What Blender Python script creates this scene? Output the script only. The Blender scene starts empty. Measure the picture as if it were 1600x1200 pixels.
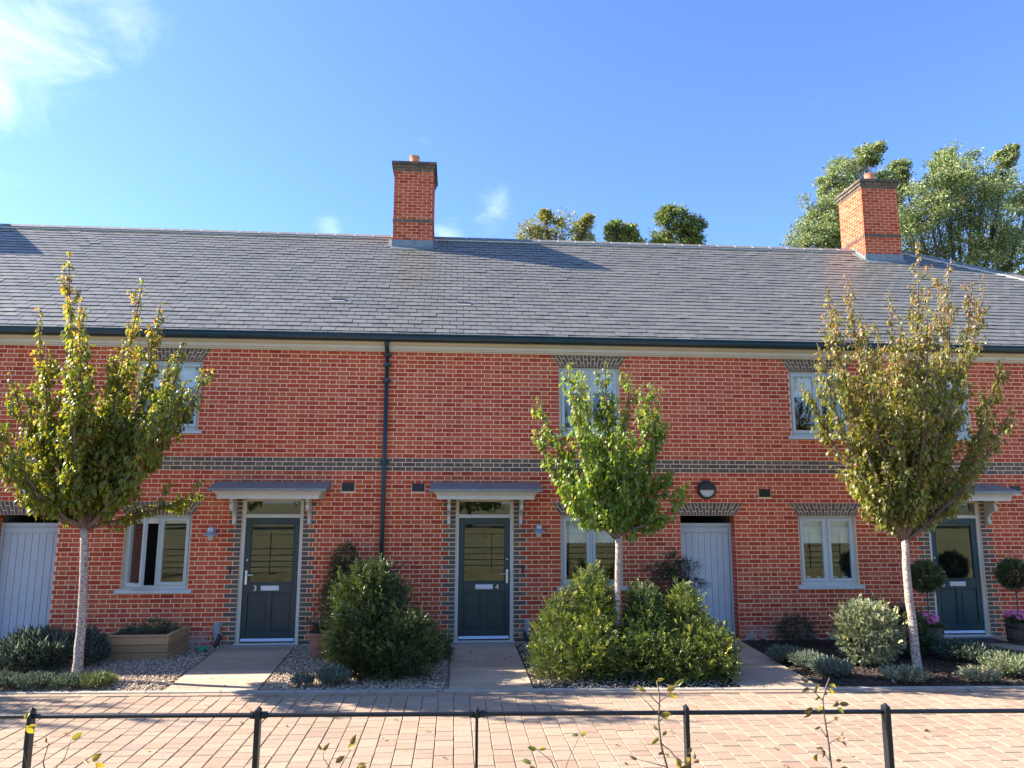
import bpy, math, random
import numpy as np
from mathutils import Matrix, Vector

# ------------------------------------------------------------------ camera, sky, sun, exposure
SC = bpy.context.scene
COL = SC.collection
F_PX, PITCH, YAW, ROLL, CAM_Z, CAM_D = 1142.9, math.radians(8.987), math.radians(4.44), math.radians(.161), 2.369, 12.805
cam = bpy.data.cameras.new('camera'); cam_o = bpy.data.objects.new('camera', cam); COL.objects.link(cam_o)
cy_, sy_, cp_, sp_ = math.cos(YAW), math.sin(YAW), math.cos(PITCH), math.sin(PITCH)
fw = Vector((sy_*cp_, cy_*cp_, sp_)); rt = Vector((cy_, -sy_, 0)); up = rt.cross(fw)
cr_, sr_ = math.cos(ROLL), math.sin(ROLL)
r2 = cr_*rt + sr_*up; u2 = -sr_*rt + cr_*up
cam_o.matrix_world = Matrix(((r2.x, u2.x, -fw.x, 0), (r2.y, u2.y, -fw.y, -CAM_D), (r2.z, u2.z, -fw.z, CAM_Z), (0, 0, 0, 1)))
cam.sensor_width = 36; cam.lens = 36*F_PX/1600; cam.clip_end = 2000; cam.clip_start = .05
SC.camera = cam_o

SUN = Vector((-1.40, .33, 1.0)).normalized()
SUN_EL = math.asin(SUN.z); SUN_AZ = math.atan2(SUN.x, SUN.y)
w = bpy.data.worlds.new('World'); SC.world = w; w.use_nodes = True
nt = w.node_tree; nt.nodes.clear()
def N(tree, kind, **kw):
    n = tree.nodes.new(kind)
    for k, v in kw.items():
        if k == 'inp':
            for a, b in v.items(): n.inputs[a].default_value = b
        else: setattr(n, k, v)
    return n
L = nt.links.new
out = N(nt, 'ShaderNodeOutputWorld'); bg = N(nt, 'ShaderNodeBackground'); bg.inputs[1].default_value = .115
sky = N(nt, 'ShaderNodeTexSky', sky_type='NISHITA'); sky.sun_disc = False
sky.sun_elevation = SUN_EL; sky.sun_rotation = SUN_AZ; sky.air_density = 1.0; sky.dust_density = .45; sky.ozone_density = 3.0
tc = N(nt, 'ShaderNodeTexCoord')
# thin clouds: streaky noise gathered in a few banks around the sky
mp = N(nt, 'ShaderNodeMapping'); mp.inputs['Scale'].default_value = (4.2, 4.2, 8.0); mp.inputs['Rotation'].default_value = (.1, .05, .3)
L(tc.outputs['Generated'], mp.inputs[0])
nz = N(nt, 'ShaderNodeTexNoise', inp={'Scale': 1.7, 'Detail': 10, 'Roughness': .6, 'Distortion': .5}); L(mp.outputs[0], nz.inputs['Vector'])
banks = [((-.47, .76, .46), .17, .85), ((-.50, .75, .42), .10, 1.05), ((-.37, .765, .52), .13, .5), ((.04, .92, .39), .062, .80), ((-.012, .934, .352), .06, .85), ((.03, .93, .365), .07, .6), ((-.165, .922, .345), .045, .75), ((-.55, .70, .45), .13, .9),
         ((.55, -.75, .37), .3, .8), ((-.5, -.8, .3), .35, .8), ((.9, .2, .3), .3, .7)]
acc = None
for d, r, a in banks:
    dist = N(nt, 'ShaderNodeVectorMath', operation='DISTANCE'); L(tc.outputs['Generated'], dist.inputs[0]); dist.inputs[1].default_value = Vector(d).normalized()
    mr = N(nt, 'ShaderNodeMapRange', interpolation_type='SMOOTHSTEP'); L(dist.outputs['Value'], mr.inputs[0])
    for i, v in ((1, 0), (2, r), (3, a), (4, 0)): mr.inputs[i].default_value = v
    if acc is None: acc = mr.outputs[0]
    else:
        mx = N(nt, 'ShaderNodeMath', operation='MAXIMUM'); L(acc, mx.inputs[0]); L(mr.outputs[0], mx.inputs[1]); acc = mx.outputs[0]
m1 = N(nt, 'ShaderNodeMath', operation='MULTIPLY'); L(acc, m1.inputs[0]); m1.inputs[1].default_value = .42
m2 = N(nt, 'ShaderNodeMath', operation='ADD'); L(m1.outputs[0], m2.inputs[0]); L(nz.outputs['Fac'], m2.inputs[1])
cr = N(nt, 'ShaderNodeMapRange', interpolation_type='SMOOTHSTEP'); L(m2.outputs[0], cr.inputs[0])
for i, v in ((1, .63), (2, 1.25), (3, 0), (4, .78)): cr.inputs[i].default_value = v
mix = N(nt, 'ShaderNodeMixRGB'); L(cr.outputs[0], mix.inputs[0]); tint = N(nt, 'ShaderNodeMixRGB', blend_type='MULTIPLY'); tint.inputs[0].default_value = 1; tint.inputs[2].default_value = (.56, .68, .93, 1); L(sky.outputs[0], tint.inputs[1]); L(tint.outputs[0], mix.inputs[1]); mix.inputs[2].default_value = (4.6, 5.0, 5.3, 1)
L(mix.outputs[0], bg.inputs[0]); L(bg.outputs[0], out.inputs[0])

sl = bpy.data.lights.new('sun', 'SUN'); sl.energy = 4.5; sl.angle = math.radians(.53); sl.color = (1, .92, .79)
so = bpy.data.objects.new('sun', sl); COL.objects.link(so); so.rotation_euler = SUN.to_track_quat('Z', 'Y').to_euler(); so.location = (-20, 10, 20)
SC.view_settings.view_transform = 'Standard'; SC.view_settings.look = 'None'; SC.view_settings.gamma = 1; SC.view_settings.use_curve_mapping = False
SC.view_settings.exposure = 1.74
SC.render.engine = 'CYCLES'
SC.cycles.max_bounces = 8; SC.cycles.diffuse_bounces = 4; SC.cycles.glossy_bounces = 4; SC.cycles.transmission_bounces = 6; SC.cycles.transparent_max_bounces = 12
SC.cycles.use_denoising = True; SC.cycles.caustics_reflective = False; SC.cycles.caustics_refractive = False

R = random.Random(7)
NR = np.random.default_rng(11)

# ------------------------------------------------------------------ materials
def mat_new(name):
    m = bpy.data.materials.new(name); m.use_nodes = True; t = m.node_tree; t.nodes.clear()
    o = N(t, 'ShaderNodeOutputMaterial'); return m, t, o
def ramp(t, fac, stops):
    r = N(t, 'ShaderNodeValToRGB'); e = r.color_ramp.elements
    while len(e) > 1: e.remove(e[-1])
    e[0].position, e[0].color = stops[0][0], (*stops[0][1], 1)
    for p, c in stops[1:]:
        x = e.new(p); x.color = (*c, 1)
    t.links.new(fac, r.inputs[0]); return r
def pos(t, scale=(1, 1, 1)):
    g = N(t, 'ShaderNodeNewGeometry'); m = N(t, 'ShaderNodeMapping'); m.inputs['Scale'].default_value = scale
    t.links.new(g.outputs['Position'], m.inputs[0]); return m.outputs[0]
def noise(t, vec, scale, detail=4, rough=.55):
    n = N(t, 'ShaderNodeTexNoise', inp={'Scale': scale, 'Detail': detail, 'Roughness': rough}); t.links.new(vec, n.inputs['Vector']); return n.outputs['Fac']
def rnd(t):
    """one random number per separate piece, whether it is an object or an island of a joined mesh"""
    g = N(t, 'ShaderNodeNewGeometry'); oi = N(t, 'ShaderNodeObjectInfo')
    a = N(t, 'ShaderNodeMath', operation='ADD'); f = N(t, 'ShaderNodeMath', operation='FRACT')
    t.links.new(g.outputs['Random Per Island'], a.inputs[0]); t.links.new(oi.outputs['Random'], a.inputs[1]); t.links.new(a.outputs[0], f.inputs[0]); return f.outputs[0]
def hashf(t, v, k):
    a = N(t, 'ShaderNodeMath', operation='MULTIPLY'); a.inputs[1].default_value = k; f = N(t, 'ShaderNodeMath', operation='FRACT')
    t.links.new(v, a.inputs[0]); t.links.new(a.outputs[0], f.inputs[0]); return f.outputs[0]
def mulc(t, c, fac, lo, hi, mid=.5):
    mr = N(t, 'ShaderNodeMapRange'); t.links.new(fac, mr.inputs[0]); mr.inputs[1].default_value = .25; mr.inputs[2].default_value = .75; mr.inputs[3].default_value = lo; mr.inputs[4].default_value = hi
    m = N(t, 'ShaderNodeMixRGB', blend_type='MULTIPLY'); m.inputs[0].default_value = 1
    t.links.new(c, m.inputs[1]); t.links.new(mr.outputs[0], m.inputs[2]); return m.outputs[0]
def mixc(t, fac, a, b):
    m = N(t, 'ShaderNodeMixRGB')
    if isinstance(fac, float): m.inputs[0].default_value = fac
    else: t.links.new(fac, m.inputs[0])
    for i, x in ((1, a), (2, b)):
        if isinstance(x, tuple): m.inputs[i].default_value = (*x, 1)
        else: t.links.new(x, m.inputs[i])
    return m.outputs[0]
def bump(t, h, strength, dist=.01):
    b = N(t, 'ShaderNodeBump', inp={'Strength': strength, 'Distance': dist}); t.links.new(h, b.inputs['Height']); return b.outputs[0]
def princ(t, o, col, rough=.7, metal=0, nrm=None, spec=.5):
    p = N(t, 'ShaderNodeBsdfPrincipled')
    if isinstance(col, tuple): p.inputs['Base Color'].default_value = (*col, 1)
    else: t.links.new(col, p.inputs['Base Color'])
    if isinstance(rough, (int, float)): p.inputs['Roughness'].default_value = rough
    else: t.links.new(rough, p.inputs['Roughness'])
    p.inputs['Metallic'].default_value = metal; p.inputs['Specular IOR Level'].default_value = spec
    if nrm: t.links.new(nrm, p.inputs['Normal'])
    t.links.new(p.outputs[0], o.inputs[0]); return p
def simple(name, col, rough=.6, metal=0, var=.12, scale=6, bs=.1, bscale=60, spec=.5):
    m, t, o = mat_new(name); v = pos(t)
    c = mixc(t, 0.0, col, col); c = mulc(t, c, noise(t, v, scale), 1-var, 1+var)
    princ(t, o, c, rough, metal, bump(t, noise(t, v, bscale, 3), bs), spec); return m
def foot(t, c):
    """pale salts and damp in the lowest courses of the wall"""
    g = N(t, 'ShaderNodeNewGeometry'); sx = N(t, 'ShaderNodeSeparateXYZ'); t.links.new(g.outputs['Position'], sx.inputs[0])
    a = N(t, 'ShaderNodeMapRange', interpolation_type='SMOOTHSTEP'); t.links.new(sx.outputs['Z'], a.inputs[0])
    for i, v_ in ((1, .30), (2, .0), (3, 0), (4, 1)): a.inputs[i].default_value = v_
    b = N(t, 'ShaderNodeMapRange', interpolation_type='SMOOTHSTEP'); t.links.new(noise(t, pos(t), 2.2, 5, .65), b.inputs[0])
    for i, v_ in ((1, .44), (2, .62), (3, 0), (4, .8)): b.inputs[i].default_value = v_
    m_ = N(t, 'ShaderNodeMath', operation='MULTIPLY'); t.links.new(a.outputs[0], m_.inputs[0]); t.links.new(b.outputs[0], m_.inputs[1])
    return mixc(t, m_.outputs[0], c, (.50, .46, .42))
def piece(name, stops, rough=.8, nscale=18, var=.18, bs=.5, bscale=90, bd=.004, big=None, spec=.4):
    m, t, o = mat_new(name); v = pos(t); r = rnd(t)
    c = ramp(t, r, stops).outputs[0]
    if name == 'red_brick': c = mulc(t, c, noise(t, pos(t, (1, 1, .45)), .9, 5, .6), .88, 1.12)
    c = mulc(t, c, noise(t, v, nscale, 5, .65), 1-var, 1+var)
    if name in ('red_brick', 'dark_brick'): c = foot(t, c)
    if big: c = mulc(t, c, noise(t, v, big[0], 3), 1-big[1], 1+big[1])
    princ(t, o, c, rough, 0, bump(t, noise(t, v, bscale, 4), bs, bd), spec); return m
M = {}
M['brick'] = piece('red_brick', [(0, (.40, .046, .017)), (.16, (.54, .080, .030)), (.34, (.60, .115, .045)), (.5, (.50, .064, .023)), (.64, (.62, .145, .062)), (.8, (.57, .092, .034)), (.93, (.45, .053, .019)), (1, (.64, .175, .082))], .88, 22, .2, .6, 120, .003, (.7, .10))
M['brick_dark'] = piece('dark_brick', [(0, (.105, .080, .060)), (.3, (.155, .118, .085)), (.55, (.095, .074, .060)), (.8, (.19, .14, .095)), (1, (.125, .098, .078))], .75, 22, .25, .6, 120, .003)
m, t, o = mat_new('mortar'); v = pos(t); c = mixc(t, noise(t, v, 2.2, 4), (.94, .64, .385), (1.0, .73, .45)); c = mulc(t, c, noise(t, v, 60, 4), .86, 1.1); c = mulc(t, c, noise(t, pos(t, (1, 1, .45)), .9, 5, .6), .88, 1.1); c = foot(t, c); princ(t, o, c, .95, 0, bump(t, noise(t, v, 160, 3), .5, .003)); M['mortar'] = m
M['mortar_pale'] = simple('pale_mortar', (.60, .56, .48), .95, 0, .15, 20, .3, 90)
# slate: weathered, slightly glossy
m, t, o = mat_new('slate'); v = pos(t); r = rnd(t)
c = ramp(t, r, [(0, (.150, .144, .124)), (.35, (.176, .169, .144)), (.65, (.163, .157, .136)), (.9, (.190, .182, .154)), (1, (.140, .134, .116))]).outputs[0]
c = mulc(t, c, noise(t, pos(t, (1, 3, 3)), 9, 5), .88, 1.12); c = mulc(t, c, noise(t, v, .8, 3), .92, 1.08)
rr = N(t, 'ShaderNodeMapRange'); t.links.new(hashf(t, r, 17.3), rr.inputs[0]); rr.inputs[3].default_value = .40; rr.inputs[4].default_value = .52
princ(t, o, c, rr.outputs[0], 0, bump(t, noise(t, pos(t, (1, 2, 2)), 30, 5), .35, .004), .55); M['slate'] = m
M['felt'] = simple('roof_felt', (.03, .03, .035), .9)
M['ridge'] = piece('ridge_tile', [(0, (.16, .15, .14)), (.5, (.20, .19, .175)), (1, (.14, .135, .13))], .75, 14, .2)
M['lead'] = simple('lead', (.24, .265, .26), .5, .35, .18, 9, .15, 25)
M['gutter'] = simple('green_gutter', (.012, .040, .045), .32, 0, .08, 4, .03, 30)
M['fascia'] = simple('fascia_paint', (.68, .63, .51), .5, 0, .05, 3, .05, 40)
M['paint'] = simple('grey_blue_paint', (.54, .57, .53), .45, 0, .05, 3, .06, 50)
M['paint_gate'] = simple('blue_grey_gate_paint', (.52, .57, .58), .5, 0, .06, 4, .08, 50)
M['paint_canopy'] = simple('cream_grey_paint', (.64, .62, .53), .5, 0, .05, 4, .05, 50)
M['door'] = simple('dark_door_paint', (.022, .044, .044), .38, 0, .08, 3, .05, 40)
M['door_blue'] = simple('dark_teal_door_paint', (.008, .045, .052), .38, 0, .08, 3, .05, 40)
M['steel'] = simple('brushed_steel', (.72, .73, .74), .32, .85, .05, 8, .02, 80)
M['white_metal'] = simple('satin_aluminium', (.62, .66, .72), .38, .35, .05, 8, .02, 80)
M['galv'] = simple('galvanised_lamp', (.42, .48, .54), .4, .55, .12, 12, .06, 40)
M['black'] = simple('black_plastic', (.016, .018, .022), .4, 0, .1, 6, .05, 50)
M['black_iron'] = simple('black_painted_iron', (.018, .020, .023), .38, .2, .15, 8, .12, 60)
M['opal'] = simple('opal_diffuser', (.62, .59, .53), .35, 0, .03, 4, .02, 30)
M['grey_plastic'] = simple('grey_plastic', (.32, .34, .36), .5, 0, .06, 8, .03, 40)
M['number'] = simple('number_metal', (.75, .74, .70), .3, .4, .02, 5, .0, 30)
M['clay'] = simple('clay_pot', (.48, .19, .10), .8, 0, .15, 10, .2, 60)
M['terracotta'] = simple('terracotta', (.30, .135, .085), .8, 0, .2, 8, .25, 60)
M['blind'] = simple('pale_blind', (.90, .88, .80), .8, 0, .06, 5, .1, 50)
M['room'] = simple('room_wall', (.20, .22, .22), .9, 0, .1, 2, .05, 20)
M['flower'] = simple('pink_petal', (.85, .20, .45), .6, 0, .25, 30, .1, 80)
M['soil'] = simple('soil', (.055, .040, .030), .95, 0, .4, 12, 1.0, 60)
M['bag'] = simple('green_plastic_bag', (.05, .30, .17), .35, 0, .3, 20, .6, 25)
M['concrete'] = simple('kerb_concrete', (.36, .32, .26), .85, 0, .14, 7, .4, 80)
M['barrel'] = simple('weathered_oak', (.085, .060, .040), .8, 0, .35, 14, .4, 40)
# wood
m, t, o = mat_new('planter_wood'); v = pos(t, (1, 6, 9)); c = mixc(t, noise(t, v, 5, 6, .6), (.30, .165, .075), (.60, .37, .18)); c = mulc(t, c, rnd(t), .8, 1.1); princ(t, o, c, .8, 0, bump(t, noise(t, v, 30, 4), .4, .004)); M['wood'] = m
# path slabs
m, t, o = mat_new('path_slab'); v = pos(t, (1, 3.5, 1)); c = mixc(t, noise(t, v, 3.2, 7, .65), (.36, .25, .165), (.60, .46, .32)); c = mulc(t, c, rnd(t), .86, 1.08); c = mulc(t, c, noise(t, pos(t), 1.1, 3), .85, 1.12)
princ(t, o, c, .85, 0, bump(t, noise(t, v, 22, 6), .5, .006)); M['path'] = m
# pavers
M['paver'] = piece('block_paver', [(0, (.345, .240, .165)), (.2, (.375, .280, .195)), (.4, (.355, .250, .172)), (.58, (.385, .292, .205)), (.75, (.340, .222, .155)), (.9, (.365, .262, .182)), (1, (.320, .235, .175))], .9, 26, .16, .55, 110, .005, (.9, .12), .3)
m, t, o = mat_new('paver_joint'); v = pos(t); c = mixc(t, noise(t, v, 30, 4), (.17, .13, .095), (.32, .24, .17)); princ(t, o, c, .95, 0, bump(t, noise(t, v, 90, 4), .6, .004)); M['joint'] = m
M['gravel'] = piece('gravel', [(0, (.32, .22, .155)), (.25, (.62, .48, .34)), (.5, (.45, .32, .22)), (.7, (.80, .67, .50)), (.85, (.22, .155, .11)), (1, (.68, .52, .36))], .85, 40, .15, .3, 120, .003)
m, t, o = mat_new('gravel_bed'); v = pos(t); vo = N(t, 'ShaderNodeTexVoronoi', inp={'Scale': 55}); t.links.new(v, vo.inputs['Vector'])
c = mixc(t, vo.outputs['Color'], (.16, .115, .08), (.42, .31, .22)); princ(t, o, c, .9, 0, bump(t, vo.outputs['Distance'], .9, .012)); M['gravel_base'] = m
M['bark'] = piece('bark_chip', [(0, (.035, .022, .015)), (.4, (.085, .050, .032)), (.7, (.05, .032, .024)), (1, (.16, .10, .065))], .9, 40, .3, .4, 90, .004)
m, t, o = mat_new('grass_ground'); v = pos(t); c = mixc(t, noise(t, v, .55, 7, .7), (.09, .105, .035), (.29, .26, .13)); c = mulc(t, c, noise(t, v, 1.6, 7, .75), .5, 1.45); princ(t, o, c, .95, 0, bump(t, noise(t, v, 25, 6), 1.0, .05), .2); M['grass'] = m
# bark of the young trees: pale with dark flecks
m, t, o = mat_new('mottled_bark'); v = pos(t, (1, 1, 1.9)); c = ramp(t, noise(t, v, 34, 5, .7), [(.38, (.10, .07, .055)), (.46, (.28, .21, .17)), (.55, (.50, .42, .35)), (.70, (.66, .58, .50))]).outputs[0]
princ(t, o, c, .85, 0, bump(t, noise(t, v, 60, 4), .7, .006)); M['tree_bark'] = m
M['twig'] = simple('twig_bark', (.15, .10, .08), .85, 0, .3, 30, .4, 80)
M['dark_bark'] = simple('dark_bark', (.10, .088, .075), .9, 0, .3, 10, .6, 40)
# leaves
def leaf_mat(name, rough=.45, trans=.45, spec=.5, tint=(1.25, 1.2, .55)):
    m, t, o = mat_new(name); a = N(t, 'ShaderNodeAttribute', attribute_name='Col')
    p = N(t, 'ShaderNodeBsdfPrincipled'); t.links.new(a.outputs['Color'], p.inputs['Base Color']); p.inputs['Roughness'].default_value = rough; p.inputs['Specular IOR Level'].default_value = spec
    tr = N(t, 'ShaderNodeBsdfTranslucent'); mm = N(t, 'ShaderNodeMixRGB', blend_type='MULTIPLY'); mm.inputs[0].default_value = 1; mm.inputs[2].default_value = (*tint, 1)
    t.links.new(a.outputs['Color'], mm.inputs[1]); t.links.new(mm.outputs[0], tr.inputs[0])
    ms = N(t, 'ShaderNodeMixShader'); ms.inputs[0].default_value = trans; t.links.new(p.outputs[0], ms.inputs[1]); t.links.new(tr.outputs[0], ms.inputs[2]); t.links.new(ms.outputs[0], o.inputs[0]); return m
M['leaf'] = leaf_mat('broad_leaf', .36, .52, .6, (1.5, 1.35, .5))
M['far_leaf'] = leaf_mat('far_leaf', .5, .33, .4, (1.15, 1.15, .75))
M['needle'] = leaf_mat('shrub_leaf', .36, .25, .6)
M['silver'] = leaf_mat('silver_leaf', .75, .25, .2, (1.1, 1.1, .9))
# glass
m, t, o = mat_new('window_glass'); fr = N(t, 'ShaderNodeFresnel', inp={'IOR': 1.55}); ga = N(t, 'ShaderNodeMath', operation='MULTIPLY_ADD'); ga.inputs[1].default_value = 1.0; ga.inputs[2].default_value = .075
gl = N(t, 'ShaderNodeBsdfGlossy', inp={'Roughness': .004, 'Color': (1, 1, 1, 1)}); tp = N(t, 'ShaderNodeBsdfTransparent', inp={'Color': (.90, .93, .91, 1)}); ms = N(t, 'ShaderNodeMixShader')
gb_ = N(t, 'ShaderNodeNewGeometry'); inv = N(t, 'ShaderNodeMath', operation='SUBTRACT'); inv.inputs[0].default_value = 1; t.links.new(gb_.outputs['Backfacing'], inv.inputs[1]); mf = N(t, 'ShaderNodeMath', operation='MULTIPLY')
t.links.new(fr.outputs[0], ga.inputs[0]); t.links.new(ga.outputs[0], mf.inputs[0]); t.links.new(inv.outputs[0], mf.inputs[1]); t.links.new(mf.outputs[0], ms.inputs[0]); t.links.new(tp.outputs[0], ms.inputs[1]); t.links.new(gl.outputs[0], ms.inputs[2]); t.links.new(ms.outputs[0], o.inputs[0]); M['glass'] = m

# ------------------------------------------------------------------ object helpers
WM = {}
def wm(o): return WM.get(o.name, Matrix.Identity(4))
def attach(o, parent):
    if parent is not None:
        o.parent = parent; o.matrix_parent_inverse = wm(parent).inverted()
def tag(o, label=None, cat=None, group=None, kind=None):
    if label: o['label'] = label
    if cat: o['category'] = cat
    if group: o['group'] = group
    if kind: o['kind'] = kind
    return o
def thing(name, loc, label, cat, group=None):
    o = bpy.data.objects.new(name, None); COL.objects.link(o); o.location = loc; o.empty_display_size = .2
    WM[o.name] = Matrix.Translation(loc); return tag(o, label, cat, group)
def link_mesh(name, me, parent=None, loc=(0, 0, 0)):
    o = bpy.data.objects.new(name, me); COL.objects.link(o); o.location = loc; WM[o.name] = Matrix.Translation(loc); attach(o, parent); return o
class MB:
    def __init__(s): s.v = []; s.f = []; s.smooth = False
    def box(s, x0, x1, y0, y1, z0, z1, skip=''):
        b = len(s.v)
        s.v += [(x0, y0, z0), (x1, y0, z0), (x1, y1, z0), (x0, y1, z0), (x0, y0, z1), (x1, y0, z1), (x1, y1, z1), (x0, y1, z1)]
        F = {'d': (0, 3, 2, 1), 'u': (4, 5, 6, 7), 'f': (0, 1, 5, 4), 'b': (2, 3, 7, 6), 'l': (3, 0, 4, 7), 'r': (1, 2, 6, 5)}
        s.f += [tuple(b+i for i in q) for k, q in F.items() if k not in skip]; return s
    def quad(s, *p):
        b = len(s.v); s.v += [tuple(q) for q in p]; s.f.append(tuple(range(b, b+len(p)))); return s
    def hexa(s, p):
        """8 points: bottom 4 (ccw from above), top 4"""
        b = len(s.v); s.v += [tuple(q) for q in p]
        s.f += [tuple(b+i for i in q) for q in ((0, 3, 2, 1), (4, 5, 6, 7), (0, 1, 5, 4), (1, 2, 6, 5), (2, 3, 7, 6), (3, 0, 4, 7))]; return s
    def prism(s, prof, axis, a0, a1):
        """closed profile extruded along axis x (prof=(y,z)), y (prof=(x,z)) or z (prof=(x,y))"""
        b = len(s.v); n = len(prof)
        for a in (a0, a1):
            for p in prof:
                s.v.append({'x': (a, p[0], p[1]), 'y': (p[0], a, p[1]), 'z': (p[0], p[1], a)}[axis])
        for i in range(n):
            j = (i+1) % n; s.f.append((b+i, b+j, b+n+j, b+n+i))
        s.f.append(tuple(b+i for i in reversed(range(n)))); s.f.append(tuple(b+n+i for i in range(n))); return s
    def tube(s, pts, rad, n=8, cap=True):
        pts = [Vector(p) for p in pts]; b = len(s.v); u = None
        for i, p in enumerate(pts):
            d = (pts[min(i+1, len(pts)-1)]-pts[max(i-1, 0)]).normalized()
            if u is None: u = d.cross(Vector((.3, 1, .2))).normalized()
            u = (u-d*u.dot(d)).normalized(); v2 = d.cross(u); r = rad[i] if hasattr(rad, '__len__') else rad
            for k in range(n):
                a = 2*math.pi*k/n; s.v.append(tuple(p+(u*math.cos(a)+v2*math.sin(a))*r))
        for i in range(len(pts)-1):
            for k in range(n):
                k2 = (k+1) % n; s.f.append((b+i*n+k, b+i*n+k2, b+(i+1)*n+k2, b+(i+1)*n+k))
        if cap:
            s.f.append(tuple(b+k for k in reversed(range(n)))); e = b+(len(pts)-1)*n; s.f.append(tuple(e+k for k in range(n)))
        return s
    def lathe(s, cx, cy, prof, n=20):
        return s.tube([(cx, cy, z) for r, z in prof], [r for r, z in prof], n) if all(prof[i][1] != prof[i+1][1] for i in range(len(prof)-1)) else s._lathe(cx, cy, prof, n)
    def _lathe(s, cx, cy, prof, n):
        b = len(s.v)
        for r, z in prof:
            for k in range(n):
                a = 2*math.pi*k/n; s.v.append((cx+r*math.cos(a), cy+r*math.sin(a), z))
        for i in range(len(prof)-1):
            for k in range(n):
                k2 = (k+1) % n; s.f.append((b+i*n+k, b+i*n+k2, b+(i+1)*n+k2, b+(i+1)*n+k))
        s.f.append(tuple(b+k for k in reversed(range(n)))); e = b+(len(prof)-1)*n; s.f.append(tuple(e+k for k in range(n))); return s
    def mesh(s, name, mat, smooth=False):
        me = bpy.data.meshes.new(name); me.from_pydata(s.v, [], s.f); me.materials.append(M[mat] if isinstance(mat, str) else mat)
        if smooth: me.polygons.foreach_set('use_smooth', [True]*len(me.polygons))
        me.update(); return me
    def obj(s, name, mat, parent=None, smooth=False, bevel=0):
        o = link_mesh(name, s.mesh(name, mat, smooth), parent)
        if bevel:
            bm = o.modifiers.new('bevel', 'BEVEL'); bm.width = bevel; bm.segments = 2; bm.limit_method = 'ANGLE'
        return o
def copy_tree(o, parent=None):
    c = o.copy(); COL.objects.link(c); WM[c.name] = wm(o)
    if parent is not None: c.parent = parent; c.matrix_parent_inverse = o.matrix_parent_inverse.copy()
    for ch in list(o.children): copy_tree(ch, c)
    return c
def structure(o): o['kind'] = 'structure'; return o
def stuff(o): o['kind'] = 'stuff'; return o

# camera side test used to pick which pieces show largest
CAMP = Vector((0, -CAM_D, CAM_Z))
def in_view(x, y, z, m=0):
    d = Vector((x, y, z))-CAMP; f = d.dot(fw)
    if f <= 0: return False
    return abs(d.dot(r2)/f) < .70+m and abs(d.dot(u2)/f) < .525+m
def cdist(x, y, z): return (Vector((x, y, z))-CAMP).length

# ------------------------------------------------------------------ ground
def sheet(name, pts, z, mat):
    return structure(MB().quad(*[(x, y, z) for x, y in pts]).obj(name, mat))
def kerb_y(x): return -3.06-.045*x                # front garden edge; the kerb is 0.1 wide beyond it
sheet('ground', [(-400, -400), (400, -400), (400, 400), (-400, 400)], -.05, 'grass')
verge = MB()
verge.quad((-60, -8.55, -.02), (60, -8.55, -.02), (60, -8.9, .3), (-60, -8.9, .3)); verge.v = [(a, b, c) for a, b, c in verge.v]
vb = MB()
vb.quad((-60, -8.9, .3), (-60, -120, .3), (60, -120, .3), (60, -8.9, .3)); vb.quad((-60, -8.9, .3), (60, -8.9, .3), (60, -8.5, -.04), (-60, -8.5, -.04))
structure(vb.obj('grass_bank', 'grass'))
road = sheet('brick_road', [(-60, -8.6), (60, -8.6), (60, -3.12-.045*60), (-60, -3.12+.045*60)], -.012, 'joint')
# block paving laid in columns running towards the houses
PW = .187
pav = []; R.seed(3)
x = -11.0
ci = 0
while x < 12.5:
    ytop = kerb_y(x+PW/2)-.105
    # one header course along the kerb
    y = ytop-.112-R.random()*.1
    while y > -8.55:
        ln = R.choice([.125, .16, .187, .187, .25])
        pav.append((x, y, ln)); y -= ln
    ci += 1; x += PW
hx = -11.0
head = []
while hx < 12.5:
    ln = R.choice([.187, .25, .25]); head.append((hx, ln)); hx += ln
def paver_box(w_, l_, h=.012): return MB().box(0, w_, -l_, 0, -.03, 0)
cache = {}
def paver_mesh(l_):
    k = round(l_, 3)
    if k not in cache:
        g = .0035; m_ = MB(); c_ = .005
        x0, x1, y0, y1 = g, PW-g, -k+g, -g
        m_.hexa([(x0, y0, -.03), (x1, y0, -.03), (x1, y1, -.03), (x0, y1, -.03), (x0, y0, -c_), (x1, y0, -c_), (x1, y1, -c_), (x0, y1, -c_)])
        m_.f = [q for q in m_.f if q != (4, 5, 6, 7)]
        b = len(m_.v); m_.v += [(x0+c_, y0+c_, 0), (x1-c_, y0+c_, 0), (x1-c_, y1-c_, 0), (x0+c_, y1-c_, 0)]
        m_.f += [(b, b+1, b+2, b+3), (4, 5, b+1, b), (5, 6, b+2, b+1), (6, 7, b+3, b+2), (7, 4, b, b+3)]
        cache[k] = (m_, m_.mesh('paver', 'paver'))
    return cache[k]
pav = [(a+R.uniform(-.0022, .0022), b+R.uniform(-.0015, .0015), c, R.uniform(-.004, .001)) for a, b, c in pav]
vis = sorted([q for q in pav if in_view(q[0]+.09, q[1]-.08, 0)], key=lambda q: cdist(q[0], q[1], 0))
near = set(vis[:300])
for q in vis[:300]:
    link_mesh('paver', paver_mesh(q[2])[1], road, (q[0], q[1], q[3]))
rest = MB()
for q in pav:
    if q in near: continue
    m_ = paver_mesh(q[2])[0]; b = len(rest.v)
    rest.v += [(a+q[0], bb+q[1], c+q[3]) for a, bb, c in m_.v]; rest.f += [tuple(b+i for i in f) for f in m_.f]
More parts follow.
